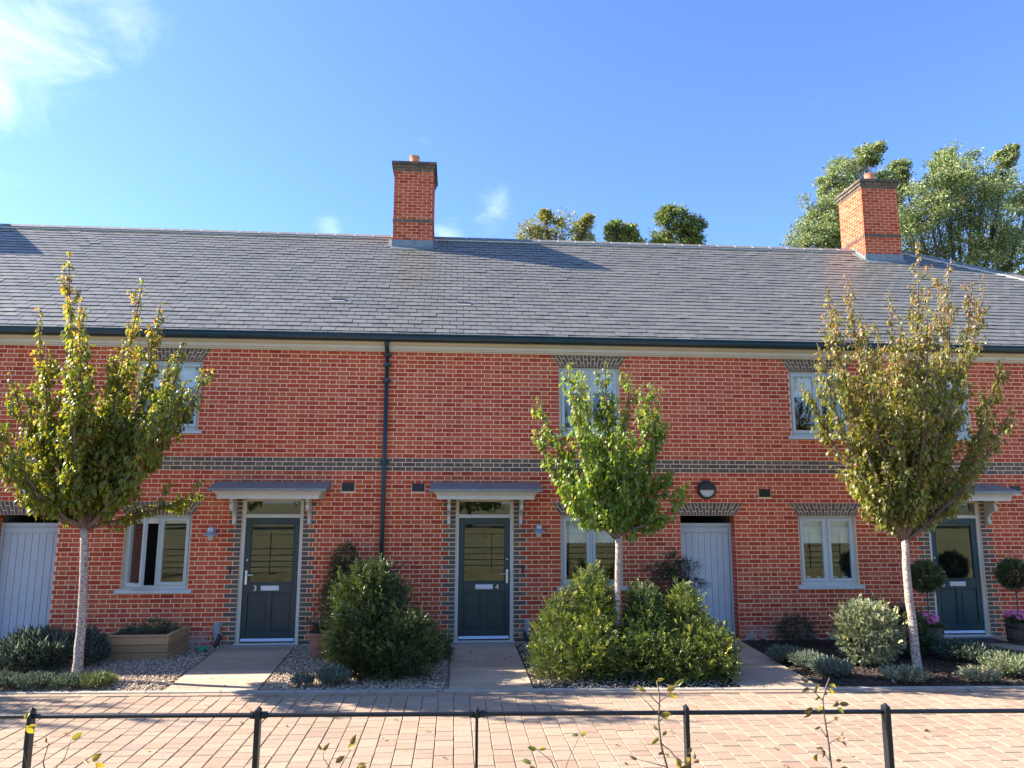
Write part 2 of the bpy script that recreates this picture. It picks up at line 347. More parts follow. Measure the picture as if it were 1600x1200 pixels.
for hx, ln in head:
    y1 = kerb_y(hx+ln/2)-.103; b = R.uniform(-.003, .001)
    ya, yb = kerb_y(hx)-.104, kerb_y(hx+ln)-.104
    rest.hexa([(hx+.003, ya-.108, -.03), (hx+ln-.003, yb-.108, -.03), (hx+ln-.003, yb, -.03), (hx+.003, ya, -.03), (hx+.003, ya-.108, b), (hx+ln-.003, yb-.108, b), (hx+ln-.003, yb, b), (hx+.003, ya, b)])
stuff(rest.obj('paving_blocks', 'paver', road))
# kerb
kb = None
kbm = MB().quad((-60, kerb_y(-60)-.1, -.011), (60, kerb_y(60)-.1, -.011), (60, kerb_y(60), -.011), (-60, kerb_y(-60), -.011)).obj('kerb', 'joint'); structure(kbm)
x = -12.0
while x < 14:
    a, b_ = x+.004, x+.911
    MB().hexa([(a, kerb_y(a)-.097, -.06), (b_, kerb_y(b_)-.097, -.06), (b_, kerb_y(b_)-.003, -.06), (a, kerb_y(a)-.003, -.06), (a, kerb_y(a)-.097, .012), (b_, kerb_y(b_)-.097, .012), (b_, kerb_y(b_)-.003, .012), (a, kerb_y(a)-.003, .012)]).obj('kerb_stone', 'concrete', kbm, bevel=.006)
    x += .915
# garden beds
def bed(name, x0w, x1w, x0k, x1k, mat): return sheet(name, [(x0w, 0), (x0k, kerb_y(x0k)), (x1k, kerb_y(x1k)), (x1w, 0)], -.018, mat)
bedA = bed('gravel_bed', -12, -3.74, -12, -3.60, 'gravel_base')
bedB = bed('gravel_bed', -2.56, -.03, -2.43, -.03, 'gravel_base')
bedC = bed('planting_bed', 1.05, 3.9, 1.05, 3.72, 'soil')
bedD = bed('bark_mulch_bed', 4.93, 8.62, 4.74, 10.0, 'soil')
def stones(xr, yr, n, smin, smax, mat, name, parent, flat=.6, ok=None):
    """loose pieces lying on the ground, joined"""
    xs = NR.uniform(*xr, n); ys = NR.uniform(*yr, n); 
    keep = (ys > -3.04-.045*xs)
    if ok is not None: keep &= ok(xs, ys)
    xs, ys = xs[keep], ys[keep]; n = len(xs)
    base = np.array([(1, 0, 0), (0, 1, 0), (-1, 0, 0), (0, -1, 0), (0, 0, 1), (0, 0, -.4)], float)
    fc = np.array([(0, 1, 4), (1, 2, 4), (2, 3, 4), (3, 0, 4), (1, 0, 5), (2, 1, 5), (3, 2, 5), (0, 3, 5)])
    s = NR.uniform(smin, smax, (n, 1, 1)); sc = NR.uniform(.6, 1.1, (n, 1, 3))*np.array([1, 1, flat])
    a = NR.uniform(0, 6.28, n); ca, sa = np.cos(a), np.sin(a)
    p = base[None]*sc*s; p = p+NR.uniform(-.2, .2, (n, 6, 3))*s*np.array([1, 1, flat])
    q = p.copy(); q[..., 0] = p[..., 0]*ca[:, None]-p[..., 1]*sa[:, None]; q[..., 1] = p[..., 0]*sa[:, None]+p[..., 1]*ca[:, None]
    q += np.stack([xs, ys, NR.uniform(-.014, .006, n)], -1)[:, None]
    return stuff(np_mesh(name, q.reshape(-1, 3), (fc[None]+np.arange(n)[:, None, None]*6).reshape(-1, 3), mat, parent))
def np_mesh(name, V, Fc, mat, parent=None, colr=None, smooth=False):
    me = bpy.data.meshes.new(name); nv, nf, k = len(V), len(Fc), Fc.shape[1]
    me.vertices.add(nv); me.vertices.foreach_set('co', np.ascontiguousarray(V, dtype=np.float32).ravel())
    me.loops.add(nf*k); me.loops.foreach_set('vertex_index', np.ascontiguousarray(Fc, dtype=np.int32).ravel())
    me.polygons.add(nf); me.polygons.foreach_set('loop_start', np.arange(0, nf*k, k, dtype=np.int32))
    if smooth: me.polygons.foreach_set('use_smooth', np.ones(nf, dtype=bool))
    me.update(calc_edges=True)
    if colr is not None:
        at = me.attributes.new('Col', 'FLOAT_COLOR', 'POINT'); c4 = np.ones((nv, 4), np.float32); c4[:, :3] = colr; at.data.foreach_set('color', c4.ravel())
    me.materials.append(M[mat]); return link_mesh(name, me, parent)
stones((-7.8, -3.62), (-3.0, -.02), 17000, .012, .024, 'gravel', 'pebbles', bedA, .6, lambda x, y: x < -3.76-y*.045)
stones((-2.54, -.06), (-3.0, -.02), 10000, .012, .024, 'gravel', 'pebbles', bedB, .6, lambda x, y: (x > -2.53-y*.045))
stones((1.07, 3.8), (-3.25, -.02), 4500, .012, .024, 'gravel', 'pebbles', bedC, .6)
stones((4.85, 9.6), (-3.5, -.02), 9000, .014, .034, 'bark', 'bark_chips', bedD, .35, lambda x, y: (x > 4.95+y*.055) & (x < 8.6-y*.35))
# front paths of riven slabs
def path(label_x, x0w, x1w, x0k, x1k, seed):
    R.seed(seed); p = sheet('path', [(x0w, -.02), (x0k, kerb_y(x0k)), (x1k, kerb_y(x1k)), (x1w, -.02)], -.010, 'joint')
    y = -.03; ye = kerb_y((x0k+x1k)/2)
    while y > ye+.02:
        d = min(.45, y-ye-.0)
        if y-d-ye < .15: d = y-ye
        f0, f1 = y/ye, (y-d)/ye
        last = abs(y-d-ye) < .01
        a0, b0 = x0w+(x0k-x0w)*f0, x1w+(x1k-x1w)*f0; a1, b1 = x0w+(x0k-x0w)*f1, x1w+(x1k-x1w)*f1
        cut = R.choice([None, .35, .5, .65]) if R.random() < .35 else None
        for u0, u1 in ([(0, 1)] if cut is None else [(0, cut), (cut, 1)]):
            g = .003; z1 = .0+R.uniform(0, .002)
            xa0, xb0 = a0+(b0-a0)*u0+g, a0+(b0-a0)*u1-g; xa1, xb1 = a1+(b1-a1)*u0+g, a1+(b1-a1)*u1-g
            ya, yb = (kerb_y(xa1)+.004, kerb_y(xb1)+.004) if last else (y-d+g, y-d+g)
            MB().hexa([(xa1, ya, -.03), (xb1, yb, -.03), (xb0, y-g, -.03), (xa0, y-g, -.03), (xa1, ya, z1), (xb1, yb, z1), (xb0, y-g, z1), (xa0, y-g, z1)]).obj('slab', 'path', p)
        y -= d
    return p
path('3', -3.74, -2.56, -3.58, -2.43, 1)
path('4', -.02, 1.04, -.03, 1.04, 2)
path('g', 3.9, 4.92, 3.72, 4.74, 4)
path('5', 8.64, 9.9, 10.0, 11.4, 5)

# ------------------------------------------------------------------ the terrace
HOUSES = [dict(k='h2', x0=-16, x1=-7.65, label='red brick house beyond the left edge, the one left of the planked grey gate'),
          dict(k='h3', x0=-7.65, x1=-1.22, label='red brick house with dark front door number 3, left of the downpipe'),
          dict(k='h4', x0=-1.22, x1=5.2, label='red brick house with dark front door number 4, middle of the terrace'),
          dict(k='h5', x0=5.2, x1=11.2, label='red brick house with teal front door between two round bay trees'),
          dict(k='h6', x0=11.2, x1=17.8, label='red brick end house under the sloping hip of the slate roof')]
OPEN = []       # x0,x1,z0,z1,kind
WIN = [('h3', -5.43, -4.36, 'low'), ('h3', -5.43, -4.37, 'up'), ('h4', 1.85, 2.92, 'low'), ('h4', 1.84, 2.93, 'up'), ('h5', 6.11, 7.17, 'low'), ('h5', 6.09, 7.17, 'up'), ('h5', 8.46, 9.53, 'up')]
for h, a, b, k in WIN: OPEN.append((a, b, .9 if k == 'low' else 3.525, 2.1 if k == 'low' else 4.725, 'win'))
DOORS = [('h3', -3.545, -2.54), ('h4', .035, 1.025), ('h5', 8.535, 9.525)]
for h, a, b in DOORS: OPEN.append((a, b, 0, 2.4, 'door'))
GATES = [('h3', -7.50, -6.49), ('h4', 3.965, 4.955)]
for h, a, b in GATES: OPEN.append((a, b, 0, 2.1, 'gate'))
VENTS = [('h3', -1.92, 2.5), ('h4', -.73, 2.5), ('h4', 5.41-.22*0, 2.425), ('h5', 10.15, 2.5)]
for h, a, z in VENTS: OPEN.append((a-.005, a+.225, z, z+.145, 'vent'))
ARCH = []
for h, a, b, k in WIN: ARCH.append((h, a-.01, b+.01, 2.1 if k == 'low' else 4.725))
for h, a, b in GATES: ARCH.append((h, a-.01, b+.01, 2.1))
NROW = 66
roots = {}; walls = {}
for H in HOUSES:
    H['root'] = thing('terraced_house', ((H['x0']+H['x1'])/2, 0, 0), H['label'], 'house', 'houses in the terrace'); roots[H['k']] = H['root']
    # mortar body of the front wall with its openings, side and rear walls
    xs = sorted({H['x0'], H['x1'], *[c for q in OPEN for c in q[:2] if H['x0'] < c < H['x1'] and q[4] != 'vent']})
    zs = sorted({-.12, 4.97, *[c for q in OPEN for c in q[2:4] if q[4] != 'vent']})
    mb = MB()
    for i in range(len(xs)-1):
        for j in range(len(zs)-1):
            cx, cz = (xs[i]+xs[i+1])/2, (zs[j]+zs[j+1])/2
            if any(q[0] < cx < q[1] and q[2] < cz < q[3] and q[4] != 'vent' for q in OPEN): continue
            mb.quad((xs[i], 0, zs[j]), (xs[i+1], 0, zs[j]), (xs[i+1], 0, zs[j+1]), (xs[i], 0, zs[j+1]))
    for a, b, z0, z1, k in OPEN:
        if k == 'vent' or not (H['x0'] < (a+b)/2 < H['x1']): continue
        z0_ = max(z0, -.02); D = .24
        mb.quad((a, 0, z0_), (a, 0, z1), (a, D, z1), (a, D, z0_)); mb.quad((b, 0, z0_), (b, D, z0_), (b, D, z1), (b, 0, z1)); mb.quad((a, 0, z1), (b, 0, z1), (b, D, z1), (a, D, z1))
        if k == 'win': mb.quad((a, 0, z0), (a, D, z0), (b, D, z0), (b, 0, z0))
    MB().quad((H['x0'], 9.0, -.1), (H['x0'], 9.0, 5.0), (H['x1'], 9.0, 5.0), (H['x1'], 9.0, -.1)).obj('rear_wall', 'mortar', H['root'])
    if H['k'] == 'h2': MB().quad((-16, 0, -.1), (-16, 0, 4.97), (-16, 9, 4.97), (-16, 9, -.1)).obj('end_wall', 'brick', H['root'])
    if H['k'] == 'h6': MB().quad((17.8, 0, -.1), (17.8, 9, -.1), (17.8, 9, 4.97), (17.8, 0, 4.97)).obj('end_wall', 'brick', H['root'])
    wl = mb.obj('wall', 'mortar', H['root']); walls[H['k']] = wl; H['wall'] = wl
def house_of(x):
    for H in HOUSES:
        if H['x0'] <= x < H['x1']: return H
    return HOUSES[0] if x < 0 else HOUSES[-1]
# Flemish bond
bricks = []   # x0,x1,z,dark
P = .3375
R.seed(12)
for r in range(NROW):
    z0 = r*.075+.006; zc = z0+.0315; band = 38 <= r <= 40
    blocks = []; extra = []
    for a, b, q0, q1, k in OPEN:
        if q0-.01 < zc < q1+.01:
            if k == 'door' and zc < 2.38:
                l = .215 if r % 2 == 0 else .1025
                extra += [(a-l-.004, a-.004, True), (b+.004, b+l+.004, True)]
                blocks.append((a-l-.014, b+l+.014))
            else: blocks.append((a-.0 if k != 'vent' else a, b))
    for h, a, b, za in ARCH:
        if za < zc < za+.225:
            t_ = (zc-za)/.225; s_ = .145*t_; blocks.append((a-s_+.03, b+s_-.03))
    ph = .055 if r % 2 else .055+P/2
    n0 = int((-16-ph)/P)-1; row = []
    for n in range(n0, int((17.8-ph)/P)+2):
        hc = ph+n*P; row += [(hc-.0503, hc+.0503), (hc+.0622, hc+.2753)]
    blocks.sort(); free = []; cur = -16.0
    for a, b in blocks:
        if a > cur: free.append((cur, a))
        cur = max(cur, b)
    free.append((cur, 17.8))
    for fa, fb in free:
        g = [[max(a, fa+.004 if fa > -16 else fa), min(b, fb-.004 if fb < 17.8 else fb)] for a, b in row if b > fa+.02 and a < fb-.02]
        g = [q for q in g if q[1]-q[0] > .012]
        if len(g) > 1 and g[0][1]-g[0][0] < .045: g[1][0] = g[0][0]; g = g[1:]
        if len(g) > 1 and g[-1][1]-g[-1][0] < .045: g[-2][1] = g[-1][1]; g = g[:-1]
        for a, b in g: bricks.append((a, b, z0, band))
    bricks += [(a, b, z0, True) for a, b, _ in extra]
# plinth course below
for H in HOUSES: pass
bm_cache = {}
def brick_geo(wd):
    mb = MB(); c = .0022; x, z = wd, .063; f = -.0
    mb.v = [(0, .012, 0), (x, .012, 0), (x, .012, z), (0, .012, z), (0, c, 0), (x, c, 0), (x, c, z), (0, c, z), (c, 0, c), (x-c, 0, c), (x-c, 0, z-c), (c, 0, z-c)]
    mb.f = [(8, 9, 10, 11)]+[(i, (i+1) % 4, 4+(i+1) % 4, 4+i) for i in range(4)]+[(4+i, 4+(i+1) % 4, 8+(i+1) % 4, 8+i) for i in range(4)]
    return mb
def brick_mesh(wd, dark):
    k = (round(wd, 3), dark)
    if k not in bm_cache: bm_cache[k] = brick_geo(k[0]).mesh('brick', 'brick_dark' if dark else 'brick')
    return bm_cache[k]
PH = {k: [] for k in roots}
for q in bricks: PH[house_of((q[0]+q[1])/2)['k']].append(q)
for H in HOUSES:
    lst = PH[H['k']]; parts = set()
    if H['k'] in ('h3', 'h4', 'h5'):
        c = sorted([q for q in lst if in_view((q[0]+q[1])/2, 0, q[2]) and q[1]-q[0] > .15], key=lambda q: cdist((q[0]+q[1])/2, 0, q[2]) + (2 if q[2] < .8 else 0))
        parts = set(c[:300])
    st = {False: MB(), True: MB()}
    for q in lst:
        y = -.0034+R.uniform(-.0008, .0008)
        if q in parts: link_mesh('brick', brick_mesh(q[1]-q[0], q[3]), H['wall'], (q[0], y, q[2]))
        else:
            g = brick_geo(q[1]-q[0]); s_ = st[q[3]]; b = len(s_.v)
            dz = R.uniform(-.0008, .0008)
            s_.v += [(a+q[0], bb+y, c+q[2]+dz) for a, bb, c in g.v]; s_.f += [tuple(b+i for i in f) for f in g.f]
    if st[False].v: stuff(st[False].obj('brickwork', 'brick', H['wall']))
    if st[True].v: stuff(st[True].obj('dark_brickwork', 'brick_dark', H['wall']))
# brick returns in the gate recesses
for h, a, b in GATES:
    mb = MB()
    for r in range(28):
        z0 = r*.075+.005; cuts = [(0.004, .106), (.116, .235)] if r % 2 else [(.004, .215), (.225, .238)]
        for y0, y1 in cuts:
            mb.box(b-.006, b+.01, y0, y1, z0, z0+.065); mb.box(a-.01, a+.006, y0, y1, z0, z0+.065)
    stuff(mb.obj('reveal_brickwork', 'brick', walls[h]))
# flat arches of dark voussoirs
for h, a, b, z in ARCH:
    s_ = .145
    ar = MB().prism([(a, z), (b, z), (b+s_, z+.225), (a-s_, z+.225)], 'y', -.0052, .10).obj('flat_arch', 'mortar', roots[h])
    n = 19
    for i in range(n):
        for (t0, t1) in (((0, .33), (.33, 1)) if i % 2 else ((0, .66), (.66, 1))):
            def X(u, t): 
                lo = a+(b-a)*u; hi = a-s_+(b-a+2*s_)*u; return lo+(hi-lo)*t
            g = .0052; u0, u1 = i/n, (i+1)/n; ta, tb = t0+(.02 if t0 else .015), t1-(.02 if t1 < 1 else .0)
            y = -.0085+R.uniform(-.0008, .0008)
            p4 = [(X(u0, ta)+g, z+.225*ta), (X(u1, ta)-g, z+.225*ta), (X(u1, tb)-g, z+.225*tb-.003), (X(u0, tb)+g, z+.225*tb-.003)]
            MB().prism(p4, 'y', y, y+.01).obj('brick', 'brick_dark', ar)
# windows ------------------------------------------------------------
def window(h, a, b, kind, opened=False, blind=0.0, blind2=None):
    z0, z1 = (.9, 2.1) if kind == 'low' else (3.525, 4.725)
    wroot = MB(); W_ = .045; y0, y1 = .055, .125
    wroot.box(a, a+W_, y0, y1, z0, z1); wroot.box(b-W_, b, y0, y1, z0, z1)
    wroot.box(a+W_, b-W_, y0, y1, z1-W_, z1); wroot.box(a+W_, b-W_, y0, y1, z0, z0+.055)
    mx_ = (a+b)/2; wroot.box(mx_-.022, mx_+.022, y0+.002, y1, z0+.055, z1-W_)
    wroot.box(a+W_, b-W_, y0-.014, y0, z0+.0, z0+.02)
    win = wroot.obj('window', 'paint', roots[h], bevel=.003)
    MB().prism([(-.05, z0-.062), (.05, z0-.062), (.05, z0+.004), (-.046, z0-.012)], 'x', a-.075, b+.075).obj('sill', 'paint', win, bevel=.003)
    for s in (0, 1):
        sa, sb = (a+W_+.003, mx_-.025) if s == 0 else (mx_+.025, b-W_-.003)
        za, zb = z0+.058, z1-W_-.003; S = .052; yy0, yy1 = y0-.012, y0+.045
        op = opened and s == 0
        def tf(o):
            if op:
                piv = Vector((sa, yy0, 0)); ang = math.radians(-38)
                o.data.transform(Matrix.Translation(piv) @ Matrix.Rotation(ang, 4, 'Z') @ Matrix.Translation(-piv))
            return o
        f = MB().box(sa, sa+S, yy0, yy1, za, zb).box(sb-S, sb, yy0, yy1, za, zb).box(sa+S, sb-S, yy0, yy1, zb-S, zb).box(sa+S, sb-S, yy0, yy1, za, za+S)
        tf(f.obj('casement', 'paint', win, bevel=.003))
        tf(MB().box(sa+S-.004, sb-S+.004, yy0+.024, yy0+.030, za+S-.004, zb-S+.004).obj('pane', 'glass', win))
        bl = blind if s == 0 else (blind if blind2 is None else blind2)
        if bl > 0:
            h_ = (z1-z0)*bl; n = 14; bx0, bx1 = (sa, sb); mb = MB(); n = 16
            for i in range(n):
                u0, u1 = bx0+(bx1-bx0)*i/n, bx0+(bx1-bx0)*(i+1)/n; e = .012 if (i % 2 and bl > .3) else 0
                mb.box(u0, u1, .112+.003*(i % 2), .117+.003*(i % 2), z1-W_-h_+e, z1-W_)
            mb.obj('blind', 'blind', win)
    return win
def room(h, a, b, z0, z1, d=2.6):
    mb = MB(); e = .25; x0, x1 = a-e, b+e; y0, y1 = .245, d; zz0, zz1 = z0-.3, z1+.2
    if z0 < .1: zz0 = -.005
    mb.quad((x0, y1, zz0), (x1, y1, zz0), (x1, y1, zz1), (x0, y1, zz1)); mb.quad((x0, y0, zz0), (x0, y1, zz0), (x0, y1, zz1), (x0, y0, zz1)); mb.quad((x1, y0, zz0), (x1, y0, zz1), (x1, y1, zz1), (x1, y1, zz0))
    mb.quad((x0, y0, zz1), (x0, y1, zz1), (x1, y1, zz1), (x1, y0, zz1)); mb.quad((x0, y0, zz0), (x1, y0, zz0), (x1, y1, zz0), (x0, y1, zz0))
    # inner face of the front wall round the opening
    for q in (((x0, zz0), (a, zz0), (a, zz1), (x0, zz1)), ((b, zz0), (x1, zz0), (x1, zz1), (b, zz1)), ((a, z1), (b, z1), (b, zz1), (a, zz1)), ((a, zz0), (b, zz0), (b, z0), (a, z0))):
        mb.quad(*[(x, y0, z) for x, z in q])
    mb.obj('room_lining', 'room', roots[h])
for i, (h, a, b, k) in enumerate(WIN):
    if k == 'low': window(h, a, b, k, opened=(h == 'h3'), blind={'h3': .08, 'h4': .36, 'h5': .37}[h])
    else: window(h, a, b, k, blind={0: 0}.get(i, .34) if h != 'h5' else (.36 if a < 7 else .2))
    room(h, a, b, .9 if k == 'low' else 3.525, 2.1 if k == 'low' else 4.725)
for i, (px2, sc_) in enumerate(((6.32, 1.0), (6.52, .8), (6.80, 1.0), (7.00, .9))):
    lb = ['leftmost', 'second', 'third', 'rightmost'][i]
    o_ = MB()._lathe(px2, .175, [(.028*sc_, .902), (.045*sc_, .93), (.050*sc_, 1.035), (.042*sc_, 1.037)], 16).obj('white_pot', 'opal')
    tag(o_, lb+' small white pot inside on the sill of the right lower window', 'pot', 'white pots on the inside sill')
# doors ----------------------------------------------------------------
def text_mesh(s, size, depth):
    cu = bpy.data.curves.new('digit', 'FONT'); cu.body = s; cu.size = size; cu.extrude = depth; cu.align_x = 'CENTER'; cu.align_y = 'CENTER'
    to = bpy.data.objects.new('digit', cu); COL.objects.link(to); dg = bpy.context.evaluated_depsgraph_get(); me = bpy.data.meshes.new_from_object(to.evaluated_get(dg))
    bpy.data.objects.remove(to); bpy.data.curves.remove(cu); return me
def front_door(h, a, b, num, hinge, mat):
    z_top = 2.36; J = .055; y0, y1 = .03, .13
    fr = MB().box(a, a+J, y0, y1, 0, z_top).box(b-J, b, y0, y1, 0, z_top).box(a+J, b-J, y0, y1, 2.055, 2.115).box(a+J, b-J, y0, y1, z_top-.03, z_top+.03).box(a-.02, b+.02, -.035, .13, -.02, .028)
    dr = fr.obj('door_frame', 'paint_canopy', roots[h], bevel=.004)
    MB().box(a+J, b-J, y0+.04, y0+.046, 2.115, z_top-.03).obj('fanlight', 'glass', dr)
    la, lb, lz0, lz1 = a+J+.004, b-J-.004, .045, 2.05; S = .085; ya, yb = y0+.028, y0+.075
    leaf = MB().box(la, la+S, ya, yb, lz0, lz1).box(lb-S, lb, ya, yb, lz0, lz1).box(la+S, lb-S, ya, yb, lz1-.095, lz1).box(la+S, lb-S, ya, yb, .815, .985).box(la+S, lb-S, ya, yb, lz0, .215)
    mid = (la+lb)/2; leaf.box(mid-.04, mid+.04, ya, yb, .215, .815).box(la+S, lb-S, ya+.018, yb-.004, .215, .815)
    lf = leaf.obj('front_door', mat, roots[h], bevel=.005)
    # raised fields inside the two lower panels
    for p0, p1 in ((la+S+.03, mid-.07), (mid+.07, lb-S-.03)):
        MB().box(p0, p1, ya+.010, ya+.02, .25, .78).obj('door_panel', mat, lf, bevel=.008)
    MB().box(la+S-.002, lb-S+.002, ya+.02, ya+.027, .983, lz1-.093).obj('glazing', 'glass', lf)
    gx0, gx1 = la+S, lb-S
    MB().box(gx0, gx1, ya-.004, ya+.018, .985, .997).box(gx0, gx1, ya-.004, ya+.018, lz1-.107, lz1-.095).box(gx0, gx0+.012, ya-.004, ya+.018, .997, lz1-.107).box(gx1-.012, gx1, ya-.004, ya+.018, .997, lz1-.107).obj('glazing_bead', mat, lf)
    MB().box(mid-.148, mid+.148, ya-.010, ya+.002, .862, .940).box(mid-.13, mid+.13, ya-.016, ya-.008, .874, .928).obj('letter_plate', 'white_metal', lf, bevel=.002)
    MB().prism([(ya-.028, .052), (ya+.002, .052), (ya+.002, .095), (ya-.008, .095)], 'x', la+.01, lb-.01).obj('weather_bar', 'white_metal', lf, bevel=.002)
    hx = la+.045 if hinge == 'R' else lb-.045; s = 1 if hinge == 'R' else -1
    hn = MB().box(hx-.017, hx+.017, ya-.010, ya+.002, .96, 1.19); hn.tube([(hx, ya-.01, 1.12), (hx, ya-.055, 1.12), (hx+s*.03, ya-.06, 1.12), (hx+s*.125, ya-.058, 1.12)], .0095, 8)
    hn.tube([(hx, ya-.012, 1.0), (hx, ya+.0, 1.0)], .012, 10)
    hn.obj('door_handle', 'steel', lf)
    MB().tube([(hx, ya-.006, 1.36), (hx, ya+.002, 1.36)], .013, 12).obj('lock', 'steel', lf)
    nx = {'3': la+.20, '4': lb-.215, '5': la+.165}[num]
    me = text_mesh(num, .125, .003); me.materials.append(M['number']); me.transform(Matrix.Rotation(math.radians(90), 4, 'X'))
    link_mesh('door_number', me, lf, (nx, ya-.005, .895))
    MB().box(a-.04, b+.04, -.16, -.036, -.03, .012).obj('doorstep', 'concrete', dr, bevel=.004)
    # canopy
    c = (a+b)/2; cw = .94; zt = 2.37
    mo = MB()
    prof = [(-.002, zt+.0), (-.40, zt), (-.40, zt+.062), (-.41, zt+.066), (-.42, zt+.085), (-.455, zt+.125), (-.462, zt+.138), (-.002, zt+.138)]
    def loop(off):   # moulding returns along the sides
        return None
    # mitred moulding: rings at each profile height
    ring = [(.40, .82, zt), (.40, .82, zt+.062), (.41, .83, zt+.067), (.42, .84, zt+.085), (.455, .875, zt+.125), (.462, .885, zt+.138)]
    bidx = []
    for d, hw, z in ring:
        bidx.append(len(mo.v)); mo.v += [(c-hw, -.002, z), (c-hw, -d, z), (c+hw, -d, z), (c+hw, -.002, z)]
    for i in range(len(ring)-1):
        p, q = bidx[i], bidx[i+1]
        for k in range(3): mo.f.append((p+k, p+k+1, q+k+1, q+k))
    mo.f.append((bidx[0]+3, bidx[0]+2, bidx[0]+1, bidx[0])); mo.f.append(tuple(bidx[-1]+k for k in range(4)))
    cn = mo.obj('door_canopy', 'paint_canopy', roots[h])
    ld = MB(); zt2 = zt+.139
    ld.hexa([(c-cw, -.49, zt2), (c+cw, -.49, zt2), (c+cw, -.001, zt2), (c-cw, -.001, zt2), (c-cw, -.49, zt2+.032), (c+cw, -.49, zt2+.032), (c+cw, -.001, zt2+.155), (c-cw, -.001, zt2+.155)])
    ld.box(c-cw-.006, c+cw+.006, -.498, -.488, zt2-.012, zt2+.034)
    for k in (-1, 0, 1): ld.hexa([(c+k*.47-.015, -.486, zt2+.030), (c+k*.47+.015, -.486, zt2+.030), (c+k*.47+.015, -.004, zt2+.153), (c+k*.47-.015, -.004, zt2+.153), (c+k*.47-.008, -.486, zt2+.045), (c+k*.47+.008, -.486, zt2+.045), (c+k*.47+.008, -.004, zt2+.168), (c+k*.47-.008, -.004, zt2+.168)])
    ld.obj('lead_cover', 'lead', cn)
    for s in (-1, 1):
        bx = c+s*.615; z = zt; pr = [(-.001, z), (-.30, z), (-.30, z-.035), (-.275, z-.05)]
        for k in range(9):
            an = math.radians(70-k*22); pr.append((-.205-.075*math.cos(math.radians(-60+k*19)) , z-.125+.075*math.sin(math.radians(60-k*19))))
        pr += [(-.13, z-.235), (-.085, z-.29), (-.075, z-.34), (-.095, z-.385), (-.085, z-.42), (-.05, z-.435), (-.001, z-.435)]
        MB().prism(pr, 'x', bx-.026, bx+.026).obj('bracket', 'paint_canopy', cn, bevel=.003)
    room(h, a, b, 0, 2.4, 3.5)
front_door('h3', -3.545, -2.54, '3', 'R', 'door')
front_door('h4', .035, 1.025, '4', 'L', 'door')
front_door('h5', 8.535, 9.525, '5', 'R', 'door_blue')
# planked side gates set back in their openings
for (h, a, b) in GATES:
    y0 = .20
    gf = MB().box(a, a+.045, y0, y0+.07, 0, 1.965).box(b-.045, b, y0, y0+.07, 0, 1.965).box(a+.045, b-.045, y0, y0+.07, 1.90, 1.965).obj('gate_frame', 'paint_gate', roots[h], bevel=.003)
    ga, gb = a+.05, b-.05; n = 8; wv = (gb-ga)/n
    gt = MB().box(ga, gb, y0+.03, y0+.05, .07, 1.895).obj('side_gate', 'paint_gate', roots[h])
    MB().box(ga, gb, y0+.004, y0+.03, 1.80, 1.895).obj('top_rail', 'paint_gate', gt, bevel=.003)
    for i in range(n): MB().box(ga+i*wv+.003, ga+(i+1)*wv-.003, y0+.014, y0+.03, .07, 1.797).obj('plank', 'paint_gate', gt, bevel=.004)
    lx = gb-.06 if h == 'h3' else ga+.05
    MB().tube([(lx-.04, y0-.02, 1.13), (lx+.05, y0-.02, 1.13)], .008, 8).box(lx-.01, lx+.01, y0-.02, y0+.014, 1.115, 1.145).obj('latch', 'white_metal', gt)
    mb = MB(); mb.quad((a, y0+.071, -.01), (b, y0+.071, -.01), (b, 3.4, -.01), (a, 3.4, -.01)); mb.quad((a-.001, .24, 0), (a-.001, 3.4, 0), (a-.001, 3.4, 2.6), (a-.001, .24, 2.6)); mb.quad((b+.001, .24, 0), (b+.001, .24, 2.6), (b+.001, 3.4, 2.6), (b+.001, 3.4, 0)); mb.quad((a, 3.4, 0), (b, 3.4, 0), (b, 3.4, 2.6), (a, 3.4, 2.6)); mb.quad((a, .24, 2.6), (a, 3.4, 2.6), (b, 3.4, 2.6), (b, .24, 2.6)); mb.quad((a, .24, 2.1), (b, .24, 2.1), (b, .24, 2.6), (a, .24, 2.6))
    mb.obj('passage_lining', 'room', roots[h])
# air vents
for h, a, z in VENTS:
    v_ = MB().box(a+.004, a+.216, -.012, -.001, z+.003, z+.142).obj('air_vent', 'black', roots[h])
    for i in range(5): MB().box(a+.012, a+.208, -.020, -.012, z+.014+i*.026, z+.026+i*.026).obj('louvre', 'black', v_)

# ------------------------------------------------------------------ roof
EY, EZ, RY, RZ, GA = -.20, 5.1925, 4.42, 8.6575, .18
SLEN = math.hypot(RY-EY, RZ-EZ); us = Vector((0, (RY-EY)/SLEN, (RZ-EZ)/SLEN)); un = Vector((0, -us.z, us.y))
def xr_at(s): return 17.8+(11.55-17.8)*(s/SLEN)
def rp(x, s, h=0): return Vector((x, EY, EZ))+us*s+un*h
for H in HOUSES:
    mb = MB(); x0, x1 = H['x0'], H['x1']
    if H['k'] == 'h6': mb.quad(rp(x0, 0, -.02), rp(x1, 0, -.02), rp(11.55, SLEN, -.02), rp(x0, SLEN, -.02)); 
    else: mb.quad(rp(x0, 0, -.02), rp(x1, 0, -.02), rp(x1, SLEN, -.02), rp(x0, SLEN, -.02))
    xb = min(x1, 11.55) if H['k'] == 'h6' else x1
    mb.quad((x0, RY, RZ-.02), (xb, RY, RZ-.02), (x1, 9.2, EZ-.1), (x0, 9.2, EZ-.1))
    if H['k'] == 'h6': mb.quad((17.8, EY, EZ-.02), (17.8, 9.2, EZ-.1), (11.55, RY, RZ-.02))
    if H['k'] == 'h2': mb.quad((-16, -.2, EZ-.03), (-16, RY, RZ-.03), (-16, 9.2, EZ-.1))
    H['roof'] = mb.obj('roof', 'felt', H['root'])
